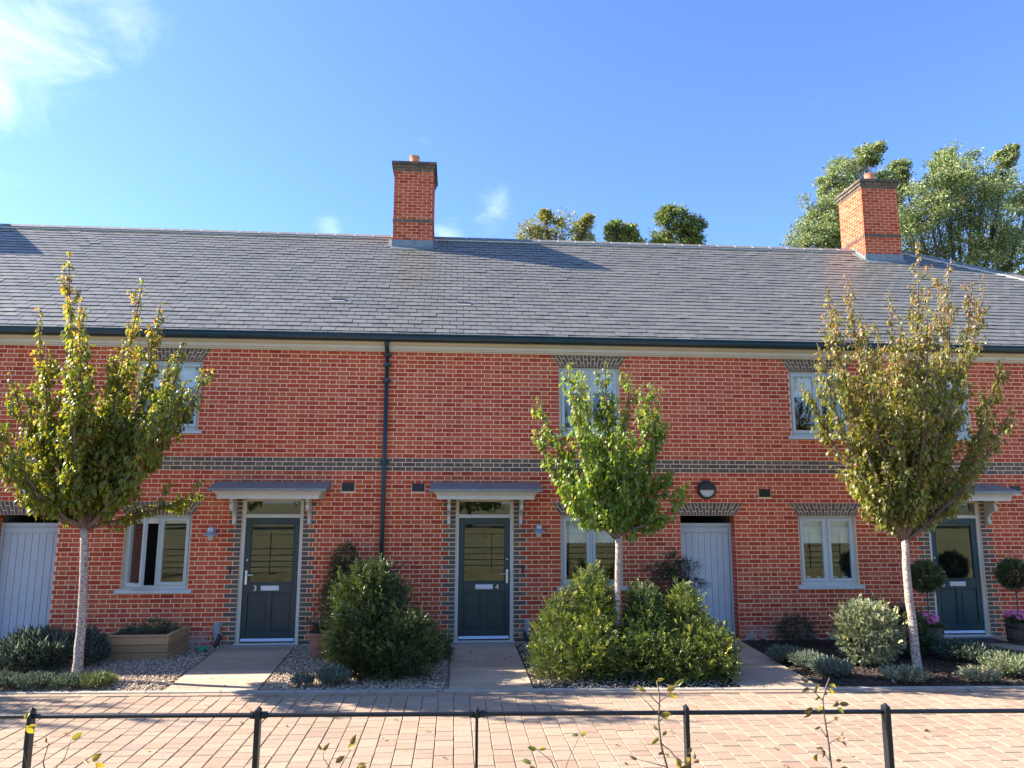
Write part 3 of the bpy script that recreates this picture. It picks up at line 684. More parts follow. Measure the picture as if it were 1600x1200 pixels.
def slate_geo(wd, ln):
    t_ = .007; mb = MB(); p = []
    for s, h in ((0, .010), (ln, -.004)):
        for x in (0, wd): p.append((x, s, h))
    def pt(x, s, h): q = us*s+un*h; return (x, q.y, q.z)
    mb.hexa([pt(0, 0, .014-t_), pt(wd, 0, .014-t_), pt(wd, ln, -.002-t_), pt(0, ln, -.002-t_), pt(0, 0, .014), pt(wd, 0, .014), pt(wd, ln, -.002), pt(0, ln, -.002)])
    return mb
sl_cache = {}
slates = []; R.seed(21); SW = .25
nrow = int(SLEN/GA)+1
for i in range(nrow):
    s = i*GA-.03; xe = xr_at(max(0, s)); x = -16-(SW/2 if i % 2 else 0)
    while x < xe:
        x1 = min(x+SW, xe+.05)
        if x1-x > .03: slates.append((x, s, round(x1-x-.009, 3)))
        x += SW
# slates left out where the two vent slates sit
VS = [(-2.28, 6.139), (.13, 6.118)]
PS = {k: [] for k in roots}
for q in slates: PS[house_of(q[0]+.12)['k']].append(q)
for H in HOUSES:
    lst = PS[H['k']]; parts = set()
    if H['k'] in ('h3', 'h4', 'h5'):
        def sz(q): p = rp(q[0]+.12, q[1]); return cdist(*p)
        parts = set(sorted([q for q in lst if in_view(*rp(q[0]+.12, q[1])) and q[2] > .2], key=sz)[:300])
    st = MB()
    for q in lst:
        dh = R.uniform(-.001, .0035) if R.random() < .9 else R.uniform(.003, .008); dx = R.uniform(-.002, .002); ds = R.uniform(-.003, .003)
        p = rp(q[0]+dx, q[1]+ds, dh)
        if q in parts:
            if q[2] not in sl_cache: sl_cache[q[2]] = slate_geo(q[2], GA+.04).mesh('slate', 'slate')
            link_mesh('slate', sl_cache[q[2]], H['roof'], p)
        else:
            g = slate_geo(q[2], GA+.04); b = len(st.v); st.v += [(a+p.x, bb+p.y, c+p.z) for a, bb, c in g.v]; st.f += [tuple(b+j for j in f) for f in g.f]
    stuff(st.obj('slates', 'slate', H['roof']))
for (vx, vz), k in zip(VS, ('h3', 'h4')):
    s = (vz-EZ)/us.z
    def q8(x0, x1, s0, s1, h0, h1): return [rp(x0, s0, h0), rp(x1, s0, h0), rp(x1, s1, h0), rp(x0, s1, h0), rp(x0, s0, h1), rp(x1, s0, h1), rp(x1, s1, h1), rp(x0, s1, h1)]
    o_ = MB().hexa(q8(vx-.13, vx+.13, s-.02, s+.045, .012, .034)).obj('slate_vent', 'black', [H for H in HOUSES if H['k'] == k][0]['roof'])
    MB().hexa(q8(vx-.135, vx+.135, s-.06, s-.02, .012, .022)).obj('vent_flange', 'mortar_pale', o_)
# ridge and hip tiles
def ridge_run(p0, p1, length, n_up, side, mk='roof'):
    p0, p1 = Vector(p0), Vector(p1); d = (p1-p0); Lt = d.length; d.normalize(); n = int(Lt/length)
    sd = side.normalized(); upv = n_up.normalized()
    for i in range(n):
        a = p0+d*(i*length+.006); b = p0+d*((i+1)*length-.006); H = house_of(a.x)
        w1, dr, t_ = .135, .098, .014
        lower = [(-w1, -dr-t_), (0, -t_), (w1, -dr-t_), (w1, -dr), (0, 0.0), (-w1, -dr)]
        vs = [a+sd*u+upv*(v_+.04) for u, v_ in lower]+[b+sd*u+upv*(v_+.04) for u, v_ in lower]
        mb = MB(); mb.v = [tuple(q) for q in vs]; m6 = 6
        mb.f = [(j, (j+1) % 6, 6+(j+1) % 6, 6+j) for j in range(6)]+[tuple(range(5, -1, -1)), tuple(range(6, 12))]
        mb.obj('ridge_tile', 'ridge', H['roof'])
        mj = MB(); a2 = p0+d*((i+1)*length-.007); b2 = p0+d*((i+1)*length+.007)
        vs = [a2+sd*u*1.0+upv*(v_+.043) for u, v_ in lower]+[b2+sd*u+upv*(v_+.043) for u, v_ in lower]; mj.v = [tuple(q) for q in vs]; mj.f = mb.f
        yield H, mj, (a, b, w1, dr, sd, upv)
joints = {H['k']: MB() for H in HOUSES}
def add_joint(k, mj):
    s_ = joints[k]; b = len(s_.v); s_.v += mj.v; s_.f += [tuple(b+i for i in f) for f in mj.f]
for H, mj, e in ridge_run((-16, RY, RZ+.03), (11.5, RY, RZ+.03), .45, Vector((0, 0, 1)), Vector((0, 1, 0))):
    add_joint(H['k'], mj)
    a, b, w1, dr, sd, upv = e
    m3 = MB(); pA, pB = a-sd*(w1-.004)+upv*(-dr+.018), b-sd*(w1-.004)+upv*(-dr+.018)
    m3.hexa([pA-sd*.012-upv*.03, pB-sd*.012-upv*.03, pB-upv*.03, pA-upv*.03, pA-sd*.012, pB-sd*.012, pB, pA]); add_joint(H['k'], m3)
hipd = (Vector((17.8, EY, EZ))-Vector((11.55, RY, RZ))).normalized(); hside = hipd.cross(Vector((0, 0, 1))).normalized(); hup = hside.cross(hipd).normalized()
for H, mj, e in ridge_run(Vector((11.5, RY, RZ+.03)), Vector((17.8, EY, EZ+.03)), .45, hup, hside):
    add_joint(H['k'], mj)
    a, b, w1, dr, sd, upv = e
    for s in (1, -1):
        m3 = MB(); pA, pB = a+sd*s*(w1+.006)+upv*(-dr+.028), b+sd*s*(w1+.006)+upv*(-dr+.028)
        m3.hexa([pA-sd*.02-upv*.04, pB-sd*.02-upv*.04, pB+sd*.02-upv*.04, pA+sd*.02-upv*.04, pA-sd*.02, pB-sd*.02, pB+sd*.02, pA+sd*.02]); add_joint(H['k'], m3)
for H in HOUSES:
    if joints[H['k']].v: stuff(joints[H['k']].obj('ridge_mortar', 'mortar_pale', H['roof']))
# gutter, cornice, downpipe
for H in HOUSES:
    x0, x1 = H['x0'], H['x1']
    g = [(-.33, 5.205), (-.335, 5.185), (-.318, 5.165), (-.322, 5.135), (-.305, 5.10), (-.27, 5.078), (-.215, 5.075), (-.205, 5.10), (-.205, 5.205), (-.215, 5.205), (-.215, 5.11), (-.26, 5.095), (-.29, 5.11), (-.305, 5.14), (-.305, 5.17), (-.318, 5.205)]
    go = MB().prism(g, 'x', x0+.001, x1-.001).obj('gutter', 'gutter', H['root'])
    nb = int((x1-x0)/.9)
    co = [(-.20, 5.12), (-.20, 5.085), (-.175, 5.078), (-.16, 5.055), (-.115, 5.035), (-.10, 5.03), (-.10, 4.982), (-.075, 4.975), (-.065, 4.955), (-.03, 4.953), (-.03, 4.935), (-.014, 4.935), (-.014, 5.12)]
    MB().prism(co, 'x', x0+.001, x1-.001).obj('eaves_cornice', 'fascia', H['root'])
    MB().box(x0+.001, x1-.001, -.013, 9.1, 5.10, 5.13).obj('eaves_board', 'fascia', H['root'])
dpx = -1.205
dp = MB().tube([(dpx, -.075, .02), (dpx, -.075, 4.93)], .034, 12).obj('downpipe', 'gutter', roots['h3'], smooth=True)
MB().tube([(dpx, -.255, 5.085), (dpx, -.25, 5.03), (dpx, -.20, 4.97), (dpx, -.12, 4.93), (dpx, -.075, 4.90)], [.045, .042, .038, .038, .038], 12).obj('outlet', 'gutter', dp, smooth=True)
for z in (4.88, 4.70, 4.42, 3.0, 1.36, .5):
    MB().tube([(dpx, -.075, z-.03), (dpx, -.075, z+.03)], .042, 12).box(dpx-.075, dpx+.075, -.03, -.012, z-.02, z+.02).obj('collar', 'gutter', dp)
# chimneys
def chimney(h, x0, front=True):
    y0, y1, zt = 3.86, 4.93, 10.125; x1 = x0+.9
    ch = MB().box(x0-.010, x1+.010, y0-.010, y1-.006, 7.4, zt+.2).obj('chimney', 'mortar', roots[h])
    st = MB(); std = MB()
    def face(o, axis, fx, flip, z, r, dark, prot, a0, a1, zz0, objs):
        n = 0; a = a0-(.1125 if r % 2 else 0)
        while a < a1-.01:
            segs_ = [(max(a, a0), min(a+.225, a1+.010))]
            for aa, b in segs_:
                b -= .008
                if b-aa < .012: continue
                mid = (aa+b)/2; rec = .0 if dark else -.010
                if axis == 'y':
                    p = fx-prot+rec*1.0
                    if objs: 
                        m_ = MB().box(aa+.004, b-.004 if b < a1 else b, p, p+.03, z+.005, z+.070); m_.obj('brick', 'brick_dark' if dark else 'brick', ch)
                    else: (std if dark else st).box(aa+.004, b-.004 if b < a1 else b, p, p+.03, z+.005, z+.070)
                else:
                    sgn = -1 if flip else 1; p = fx+sgn*(prot-rec)
                    (std if dark else st).box(min(p, p-sgn*.03), max(p, p-sgn*.03), aa+.004, b-.004 if b < a1 else b, z+.005, z+.070)
            a += .225
        return
    z = 7.65; r = 0
    while z < zt-.01:
        dark = abs(z-8.85) < .03
        pr = .03 if dark else .004
        face(None, 'y', y0, 0, z, r, dark, pr, x0-(.03 if dark else .019), x1+(.03 if dark else .019), z, z > 8.25)
        face(None, 'x', x0, 1, z, r+1, dark, pr, y0+.010, y1, z, False); face(None, 'x', x1, 0, z, r+1, dark, pr, y0+.010, y1, z, False)
        z += .075; r += 1
    for k, pr in enumerate((.025, .055, .085)):
        z = zt+k*.078
        face(None, 'y', y0, 0, z, k, True, pr, x0-pr, x1+pr, z, True)
        for fx, fl in ((x0, 1), (x1, 0)): face(None, 'x', fx, fl, z, k, True, pr, y0-pr+.03, y1+pr, z, False)
    stuff(st.obj('brickwork', 'brick', ch)); stuff(std.obj('dark_brickwork', 'brick_dark', ch))
    zt2 = zt+.234
    MB().hexa([(x0-.08, y0-.08, zt2), (x1+.08, y0-.08, zt2), (x1+.08, y1+.08, zt2), (x0-.08, y1+.08, zt2), (x0+.1, y0+.1, zt2+.03), (x1-.1, y0+.1, zt2+.03), (x1-.1, y1-.1, zt2+.03), (x0+.1, y1-.1, zt2+.03)]).obj('flaunching', 'mortar_pale', ch)
    for py in (y0+.32, y1-.3):
        cx = (x0+x1)/2-.02
        MB()._lathe(cx, py, [(.135, zt2), (.125, zt2+.05), (.115, zt2+.26), (.128, zt2+.275), (.128, zt2+.30), (.095, zt2+.30), (.09, zt2+.1)], 20).obj('chimney_pot', 'clay', ch, smooth=False)
    # lead apron and stepped side flashing
    s0 = (y0-EY)/us.y
    zr = EZ+(y0-EY)*.75
    fl = MB().box(x0-.03, x1+.03, y0-.036, y0-.026, zr-.04, zr+.17)
    fl.hexa([rp(x0-.06, s0-.19, .016), rp(x1+.06, s0-.19, .016), rp(x1+.06, s0+.02, .016), rp(x0-.06, s0+.02, .016), rp(x0-.06, s0-.17, .022), rp(x1+.06, s0-.17, .022), rp(x1+.06, s0+.02, .022), rp(x0-.06, s0+.02, .022)])
    for sx, xf in ((-1, x0), (1, x1)):
        for k in range(5):
            ya = y0+k*.1125; zz = EZ+(ya-EY)*.75; fl.box(min(xf, xf+sx*.03), max(xf, xf+sx*.03), ya, ya+.118, zz-.05, zz+.16)
        fl.hexa([rp(min(xf, xf+sx*.13), s0, .015), rp(max(xf, xf+sx*.13), s0, .015), rp(max(xf, xf+sx*.13), SLEN, .015), rp(min(xf, xf+sx*.13), SLEN, .015), rp(min(xf, xf+sx*.13), s0, .021), rp(max(xf, xf+sx*.13), s0, .021), rp(max(xf, xf+sx*.13), SLEN, .021), rp(min(xf, xf+sx*.13), SLEN, .021)])
    fl.obj('flashing', 'lead', ch)
chimney('h4', -1.52); chimney('h5', 10.09); chimney('h2', -13.75)

# ------------------------------------------------------------------ wall lamps and small fittings
def bulkhead(x, z, label):
    t_ = thing('bulkhead_lamp', (x, -.01, z), label, 'wall lamp', 'round bulkhead lamps above the side gates')
    def ring(r, y0, y1, mat, name, r1=None, half=0, par=t_):
        mb = MB(); n = 36; r1 = r1 or r; pts0, pts1 = [], []
        rng = range(n+1) if half else range(n)
        for k in rng:
            a = (math.pi*k/n+(math.pi if half < 0 else 0)) if half else 2*math.pi*k/n
            pts0.append((x+r*math.cos(a), y0, z+r*math.sin(a))); pts1.append((x+r1*math.cos(a), y1, z+r1*math.sin(a)))
        b = len(mb.v); m_ = len(pts0); mb.v += pts0+pts1; mb.f += [(b+k, b+(k+1) % m_, b+m_+(k+1) % m_, b+m_+k) for k in range(m_)]
        mb.f += [tuple(b+k for k in range(m_)), tuple(b+m_+k for k in reversed(range(m_)))]
        return mb.obj(name, mat, par)
    ring(.168, -.012, -.07, 'black', 'lamp_body', .16)
    ring(.125, -.071, -.085, 'opal', 'diffuser', .105)
    ring(.140, -.074, -.105, 'black', 'eyelid_shade', .12, 1)
    return t_
bulkhead(4.45, 2.55, 'round black bulkhead lamp with half shade above the gate beside door 4')
bulkhead(-6.98, 2.56, 'round black bulkhead lamp half hidden by leaves above the far left gate')
def fisherman(x, z, label):
    t_ = thing('fisherman_lamp', (x, -.01, z), label, 'wall lamp', 'small galvanised lamps beside front doors')
    MB().tube([(x, -.012, z), (x, -.03, z)], .035, 14).obj('back_plate', 'galv', t_)
    MB().tube([(x, -.03, z), (x, -.08, z+.045), (x, -.13, z+.06), (x, -.16, z+.03)], .012, 8).obj('arm', 'galv', t_)
    MB()._lathe(x, -.165, [(.02, z+.065), (.05, z+.06), (.055, z+.0), (.062, z-.005)], 18).obj('gallery', 'galv', t_)
    MB()._lathe(x, -.165, [(.055, z-.002), (.12, z-.06), (.122, z-.066), (.05, z-.03)], 22).obj('shade', 'galv', t_)
    MB()._lathe(x, -.165, [(.047, z-.02), (.05, z-.10), (.035, z-.145), (.01, z-.15)], 16).obj('lamp_glass', 'opal', t_)
fisherman(-3.99, 1.84, 'small grey fisherman lamp on the brick wall left of door 3')
fisherman(1.45, 1.88, 'small grey fisherman lamp on the wall between door 4 and its window')
for x, k, hh in ((-3.83, 'h3', 0), (1.27, 'h4', 0)):
    pc = MB().box(x-.055, x+.055, -.075, -.012, .19, .34).prism([(x-.055, .34), (x+.055, .34), (x+.04, .37), (x-.04, .37)], 'y', -.07, -.012).obj('pipe_cover', 'grey_plastic', roots[k], bevel=.01)
    MB().tube([(x, -.05, .19), (x-.015, -.06, .06), (x-.03, -.07, -.01)], .026, 10).obj('pipe', 'grey_plastic', pc)
    s = 1 if k == 'h3' else -1
    MB().tube([(x+s*.06, -.05, .17), (x+s*.03, -.09, .08), (x-s*.005+s*.0, -.12, 0)], [.03, .036, .03], 10).obj('boot', 'black', pc)
MB().box(1.175, 1.205, -.022, -.01, 1.13, 1.25).obj('door_bell', 'black', roots['h4']); MB().box(-3.70, -3.67, -.022, -.01, 1.13, 1.25).obj('door_bell', 'black', roots['h3'])

# ------------------------------------------------------------------ foliage
def unit(a): return a/np.maximum(np.linalg.norm(a, axis=-1, keepdims=True), 1e-9)
def leaves(name, P_, D_, N_, ln, wd, col, mat, parent, hi=True, droop=.12, fold=.12):
    """P_: base points, D_: along the blade, N_: rough normal; ln, wd arrays; col (n,3)"""
    n = len(P_); D_ = unit(D_); S_ = unit(np.cross(D_, N_)); N2 = np.cross(S_, D_)
    if hi: T = np.array([(0, 0, 0), (.28, -.42, fold), (.28, 0, 0), (.28, .42, fold), (.65, -.40, fold*.8-droop*.4), (.65, 0, -droop*.4), (.65, .40, fold*.8-droop*.4), (1, 0, -droop*1.5)]); Fq = [(0, 3, 2), (0, 2, 1), (2, 3, 6), (2, 6, 5), (1, 2, 5), (1, 5, 4), (5, 6, 7), (4, 5, 7)]
    else: T = np.array([(0, 0, 0), (.45, -.5, fold), (1, 0, -droop), (.45, .5, fold)]); Fq = [(0, 3, 2), (0, 2, 1)]
    ln = np.broadcast_to(ln, (n,)); wd = np.broadcast_to(wd, (n,))
    V = P_[:, None]+D_[:, None]*(T[None, :, 0, None]*ln[:, None, None])+S_[:, None]*(T[None, :, 1, None]*wd[:, None, None])+N2[:, None]*(T[None, :, 2, None]*ln[:, None, None])
    k = len(T); Fc = (np.array(Fq)[None]+np.arange(n)[:, None, None]*k).reshape(-1, 3)
    C = np.repeat(col, k, axis=0)
    return np_mesh(name, V.reshape(-1, 3), Fc, mat, parent, C)
def pick(cols, wts, n, jit=.18):
    cols = np.array(cols, float); i = NR.choice(len(cols), n, p=np.array(wts)/sum(wts)); c = cols[i]*NR.uniform(1-jit, 1+jit, (n, 1)); return c*NR.uniform(.93, 1.07, (n, 3))
def bez(p0, p1, p2, m=12):
    t_ = np.linspace(0, 1, m)[:, None]; return (1-t_)**2*p0+2*t_*(1-t_)*p1+t_**2*p2

def young_tree(label, base, top, tips, r0, seed, cols, tipcols, lsize, dens, side=28, group=None):
    """slim street tree: mottled trunk, upswept limbs to the given crown tips, leafy shoots on every limb"""
    global NR
    NR = np.random.default_rng(seed); t_ = thing('young_tree', base, label, 'tree', 'young trees in the front gardens')
    b = np.array(base, float); f = np.array(top, float)
    ss_ = (.02, .07, .12, .2, .3, .4, .5, .6, .7, .79, .88, 1.0); pts = [b+np.array((0, 0, -.05))]+[b+(f-b)*s+np.array([math.sin(s*5+seed)*.018+NR.normal(0, .003), math.cos(s*4)*.014+NR.normal(0, .003), 0]) for s in ss_]
    tr = MB().tube(pts, [r0*1.25]+[r0*(1.08+.16*math.exp(-s*14)-.27*s)*NR.uniform(.975, 1.03) for s in ss_], 14).obj('trunk', 'tree_bark', t_, smooth=True)
    LP, LD, LN, LL, LC = [], [], [], [], []; shoots = MB()
    top_z = max(z for _, _, z in tips)
    for (tx, ty, tz) in tips:
        tip = np.array((tx, ty, tz), float); up_h = tz-f[2]
        st = f+np.array((0, 0, -.06))+np.array((NR.uniform(-.02, .02), NR.uniform(-.02, .02), 0))
        lead = np.clip((tz-f[2])/2.0, 0, 1.2)
        ctrl = np.array((f[0]+(tx-f[0])*NR.uniform(.55, .8), f[1]+(ty-f[1])*.7, f[2]+up_h*NR.uniform(.22, .42)+.05))
        pl = bez(st, ctrl, tip, 14); pl[1:-1] += NR.normal(0, .012, (12, 3)); L_ = np.linalg.norm(np.diff(pl, axis=0), axis=1).sum()
        rr_ = np.linspace(.030*min(1, L_/2)+.006, .004, 14)
        MB().tube(pl, rr_, 7).obj('branch', 'twig', t_, smooth=True)
        segs = [(pl, .16, .75)]
        ns = max(3, int(L_*side/2.6))
        for _ in range(ns):
            u = NR.uniform(.12, .93); i = int(u*13); q = pl[i]+(pl[min(13, i+1)]-pl[i])*(u*13-i)
            d = pl[min(13, i+1)]-pl[max(0, i-1)]; d /= np.linalg.norm(d); a = NR.normal(0, 1, 3); a -= a.dot(d)*d; a /= np.linalg.norm(a)
            ln = NR.uniform(.2, .5)*(1-.45*u); e = q+a*ln*.6+d*ln*.5+np.array((0, 0, ln*.45)); c_ = q+a*ln*.5; sp = bez(q, c_, e, 6)
            shoots.tube(sp, np.linspace(.006, .0025, 6), 4, False); segs.append((sp, .05, 1.0))
        for sp, u0, dn in segs:
            ll = np.linalg.norm(np.diff(sp, axis=0), axis=1).sum(); n = int(ll*dens*dn*1.45)
            if n < 1: continue
            u = NR.uniform(u0, 1, n)**.85*(len(sp)-1); i = np.minimum(u.astype(int), len(sp)-2); fr_ = (u-i)[:, None]; q = sp[i]*(1-fr_)+sp[i+1]*fr_
            an = NR.uniform(0, 6.283, n); o_ = np.stack([np.cos(an), np.sin(an), NR.uniform(-.5, .6, n)], -1); q = q+o_*NR.uniform(.01, .035, (n, 1))
            D = o_*.8+np.stack([np.zeros(n), np.zeros(n), NR.uniform(-1.5, -.1, n)], -1)
            LP.append(q); LD.append(D); LN.append(np.stack([np.cos(an)*.6, np.sin(an)*.6, np.ones(n)], -1)+NR.normal(0, .45, (n, 3)))
            hz = (q[:, 2]-f[2])/(top_z-f[2]); LL.append(lsize*NR.uniform(.5, 1.2, n)*(1.05-.38*hz))
            c = pick(*cols, n)*np.array((1.95, 2.0, 1.45)); mt = (NR.random(n) < np.clip((hz-.45)*1.5, .04, .85)); c[mt] = pick(*tipcols, mt.sum())*1.5; LC.append(c)
    stuff(shoots.obj('twigs', 'twig', t_))
    P_, D_, N_, l_, c_ = map(np.concatenate, (LP, LD, LN, LL, LC))
    stuff(leaves('crown', P_, D_, N_, l_, l_*.62, c_, 'leaf', t_, True, .22, .10)); return t_
def ring_tips(tips, y, spread, seed, fx):
    rg = random.Random(seed); out_ = []
    for x, z in tips:
        out_.append((x, y+rg.uniform(-1, 1)*spread, z))
    return out_
def fill_tips(cx, cy, zl, zh, rl, rh, n, seed):
    rg = random.Random(seed); o_ = []
    for _ in range(n):
        z = rg.uniform(zl, zh); r = rl+(rh-rl)*(z-zl)/(zh-zl); a = rg.uniform(0, 6.283); q = r*math.sqrt(rg.random()); o_.append((cx+q*math.cos(a), cy+q*math.sin(a), z))
    return o_
T1 = [(-5.3, 5.72), (-4.76, 5.68), (-4.42, 5.33), (-5.71, 4.97), (-6.24, 4.17), (-5.94, 3.8), (-3.97, 4.72), (-3.63, 4.31), (-3.60, 3.95), (-6.28, 3.58), (-6.15, 2.9), (-5.66, 2.45), (-3.62, 2.43), (-4.98, 4.98), (-4.01, 3.98), (-5.52, 4.32), (-5.1, 4.6), (-4.6, 4.7), (-4.3, 4.5), (-3.9, 3.5), (-5.9, 3.4)]
young_tree('young tree with yellow green leaves standing left of door 3, crown reaching the gutter', (-4.93, -2.22, 0), (-5.02, -2.2, 2.02), ring_tips(T1, -2.2, .75, 1, 0)+fill_tips(-4.9, -2.2, 2.9, 4.5, .3, 1.0, 16, 5), .058, 5,
    ([(.085, .115, .022), (.12, .14, .03), (.16, .15, .03), (.07, .085, .02), (.10, .085, .025)], [3, 3, 2, 2, 1]), ([(.30, .21, .035), (.34, .24, .045), (.22, .20, .04), (.30, .12, .04), (.20, .13, .05)], [3, 2, 3, .8, 1.2]), .086, 54)
T2 = [(1.24, 3.93), (1.17, 3.43), (1.42, 2.65), (1.59, 4.29), (1.88, 4.32), (2.24, 4.47), (2.58, 4.3), (2.83, 4.07), (3.05, 4.05), (3.08, 3.5), (3.12, 2.8), (3.33, 2.45), (2.9, 2.3), (1.75, 3.67), (2.33, 4.0), (2.69, 3.12)]
young_tree('smaller young tree with bright green leaves rising from the yew hedge, middle of the three', (2.34, -2.3, 0), (2.32, -2.3, 1.90), ring_tips(T2, -2.3, .45, 2, 0)+fill_tips(2.25, -2.3, 2.3, 3.6, .2, .6, 12, 6), .045, 9,
    ([(.075, .125, .022), (.11, .16, .03), (.09, .13, .03), (.15, .18, .04)], [3, 3, 2, 1]), ([(.20, .24, .05), (.28, .27, .06), (.16, .20, .045)], [3, 2, 3]), .088, 52)
T3 = [(5.21, 4.63), (5.24, 4.09), (5.52, 5.53), (5.72, 5.59), (6.07, 5.9), (6.69, 6.12), (6.73, 5.41), (6.97, 5.72), (7.4, 5.94), (7.69, 5.64), (8.02, 5.85), (8.18, 5.86), (7.75, 4.72), (8.3, 4.53), (8.19, 3.94), (8.0, 3.75), (7.35, 2.85), (6.02, 2.85), (6.12, 2.4), (7.05, 2.5), (7.55, 3.35), (6.3, 5.0), (7.1, 5.1), (5.8, 4.6), (6.9, 4.6)]
young_tree('tallest young tree with bronze olive leaves standing in bark mulch before the right house', (6.59, -2.38, 0), (6.56, -2.38, 1.85), ring_tips(T3, -2.38, .8, 3, 0)+fill_tips(6.7, -2.38, 2.7, 5.2, .3, 1.15, 18, 8), .058, 14,
    ([(.10, .115, .03), (.14, .145, .045), (.17, .15, .055), (.085, .10, .028), (.12, .09, .04)], [3, 3, 2, 2, 1]), ([(.27, .19, .085), (.30, .18, .10), (.20, .17, .06), (.33, .23, .13), (.28, .12, .07)], [3, 2, 3, 1.5, 1]), .084, 44)

t1_ = [o for o in bpy.data.objects if o.name == 'young_tree'][0]
for dx_, ang_, lb in ((-6.3, 2.1, 'young tree standing in the front garden beyond the left edge of the photo'),):
    c_ = copy_tree(t1_); c_.location = (t1_.location.x+dx_, t1_.location.y-.1, 0); c_.rotation_euler.z = ang_; c_['label'] = lb
NR = np.random.default_rng(50); n = 150
fx_ = NR.uniform(-7, 8.5, n); fyy = NR.uniform(-6.5, -.3, n)
stuff(tag(leaves('fallen_leaves', np.stack([fx_, fyy, np.full(n, .008)+NR.uniform(0, .008, n)], -1), np.stack([NR.normal(0, 1, n), NR.normal(0, 1, n), NR.uniform(-.05, .15, n)], -1), np.stack([NR.normal(0, .25, n), NR.normal(0, .25, n), np.ones(n)], -1), NR.uniform(.03, .065, n), NR.uniform(.02, .035, n), pick([(.30, .22, .05), (.20, .10, .04), (.14, .08, .04), (.32, .27, .07)], [2, 2, 2, 1], n), 'leaf', None, True, .2, .15), 'scattered fallen leaves lying over the paving and the front beds', 'leaves'))
def spray(name, blobs, n, parent, cols, wts, sprig=.12, leaf=.035, lw=.009, mat='needle', upb=.6, shell=.55, k=9, curl=.3, core=True):
    """shrub foliage: leafy sprigs growing outwards from the given ellipsoids (cx,cy,cz,rx,ry,rz,weight)"""
    bl = np.array(blobs, float); vol = bl[:, 6]; n = int(n*.8); ii = NR.choice(len(bl), n, p=vol/vol.sum()); B = bl[ii]
    u = unit(NR.normal(0, 1, (n, 3))); rad = NR.uniform(shell, 1.0, n)**.7*NR.uniform(.93, 1.05, n)
    # irregular surface
    rad *= 1+.10*np.sin(u[:, 0]*7+B[:, 0]*3)*np.cos(u[:, 2]*6+B[:, 1])+.06*np.sin(u[:, 1]*13+u[:, 2]*9)
    stray = (NR.random(n) < .085) & (u[:, 2] > -.1); rad = np.where(stray, NR.uniform(1.0, 1.32, n), rad)
    P_ = B[:, :3]+u*B[:, 3:6]*rad[:, None]; ok = P_[:, 2] > .0; P_, u = P_[ok], u[ok]; n = len(P_); zt_ = np.clip((P_[:, 2]-.35)/1.0, 0, 1)
    D = unit(u*1.0+np.array((0, 0, upb))+NR.normal(0, .35, (n, 3))); A = unit(np.cross(D, NR.normal(0, 1, (n, 3)))); sl_ = sprig*NR.uniform(.6, 1.25, n)
    c = pick(cols, wts, n, .4)*1.25; c[stray[ok]] *= np.array((1.7, 1.5, 1.1))
    t_ = np.linspace(.1, 1, k); sgn = np.where(np.arange(k) % 2 == 0, 1.0, -1.0)
    Pl = P_[:, None]+D[:, None]*(t_[None, :, None]*sl_[:, None, None])+np.array((0, 0, -curl*sprig))*(t_[None, :, None]**2)
    Dl = D[:, None]*.65+A[:, None]*sgn[None, :, None]*(1-.45*t_[None, :, None])+NR.normal(0, .12, (n, k, 3))
    Nl = np.cross(D, A)[:, None]+NR.normal(0, .3, (n, k, 3)); C = np.repeat(c[:, None]*(1+0*t_[None, :, None]), 1, axis=0)*(.85+.3*t_[None, :, None])
    lnn = (leaf*NR.uniform(.75, 1.2, (n, k))*(1-.3*t_[None])).ravel()
    return stuff(leaves(name, Pl.reshape(-1, 3), Dl.reshape(-1, 3), Nl.reshape(-1, 3), lnn, lnn*(lw/leaf), C.reshape(-1, 3), mat, parent, False, .1, .1))
def core_mesh(blobs, parent, mat='dark_bark', s=.62, name='stems'):
    """woody inside of a shrub: many thin stems from the foot to the foliage"""
    mb = MB()
    for (cx, cy, cz, rx, ry, rz, w_) in blobs:
        for _ in range(10):
            a = NR.uniform(0, 6.28); r = math.sqrt(NR.random())*s; e = (cx+rx*r*math.cos(a), cy+ry*r*math.sin(a), cz+rz*NR.uniform(-.1, .7)); b = (cx+(e[0]-cx)*.25, cy+(e[1]-cy)*.25, 0)
            mb.tube([b, ((b[0]+e[0])/2+NR.normal(0, .02), (b[1]+e[1])/2, max(.02, e[2]*.45)), e], [.010, .007, .003], 4, False)
    stuff(mb.obj(name, mat, parent))
YEW = ([(.045, .075, .018), (.060, .095, .022), (.035, .055, .016), (.09, .13, .03)], [3, 3, 2, 1.2])
YEWL = ([(.09, .13, .025), (.17, .20, .04), (.055, .085, .02), (.26, .28, .06)], [3, 2.5, 2.5, .8])
def shrub(name, label, cat, blobs, n, cols, group=None, **kw):
    b0 = blobs[0]; t_ = thing(name, (b0[0], b0[1], 0), label, cat, group); core_mesh(blobs, t_); spray('foliage', blobs, n, t_, *cols, **kw); return t_
NR = np.random.default_rng(77)
YG = 'yew shrubs massed between door 4 and its side gate'
shrub('yew_shrub', 'low rounded yew at the left end of the hedge beside the door 4 path', 'shrub', [(1.47, -2.2, .38, .33, .42, .44, 1), (1.40, -2.5, .2, .34, .35, .28, .6), (1.50, -2.1, .72, .17, .2, .26, .35), (1.62, -2.0, .85, .05, .06, .22, .05)], 2700, YEWL, YG, sprig=.13, leaf=.036, lw=.016, upb=.8)
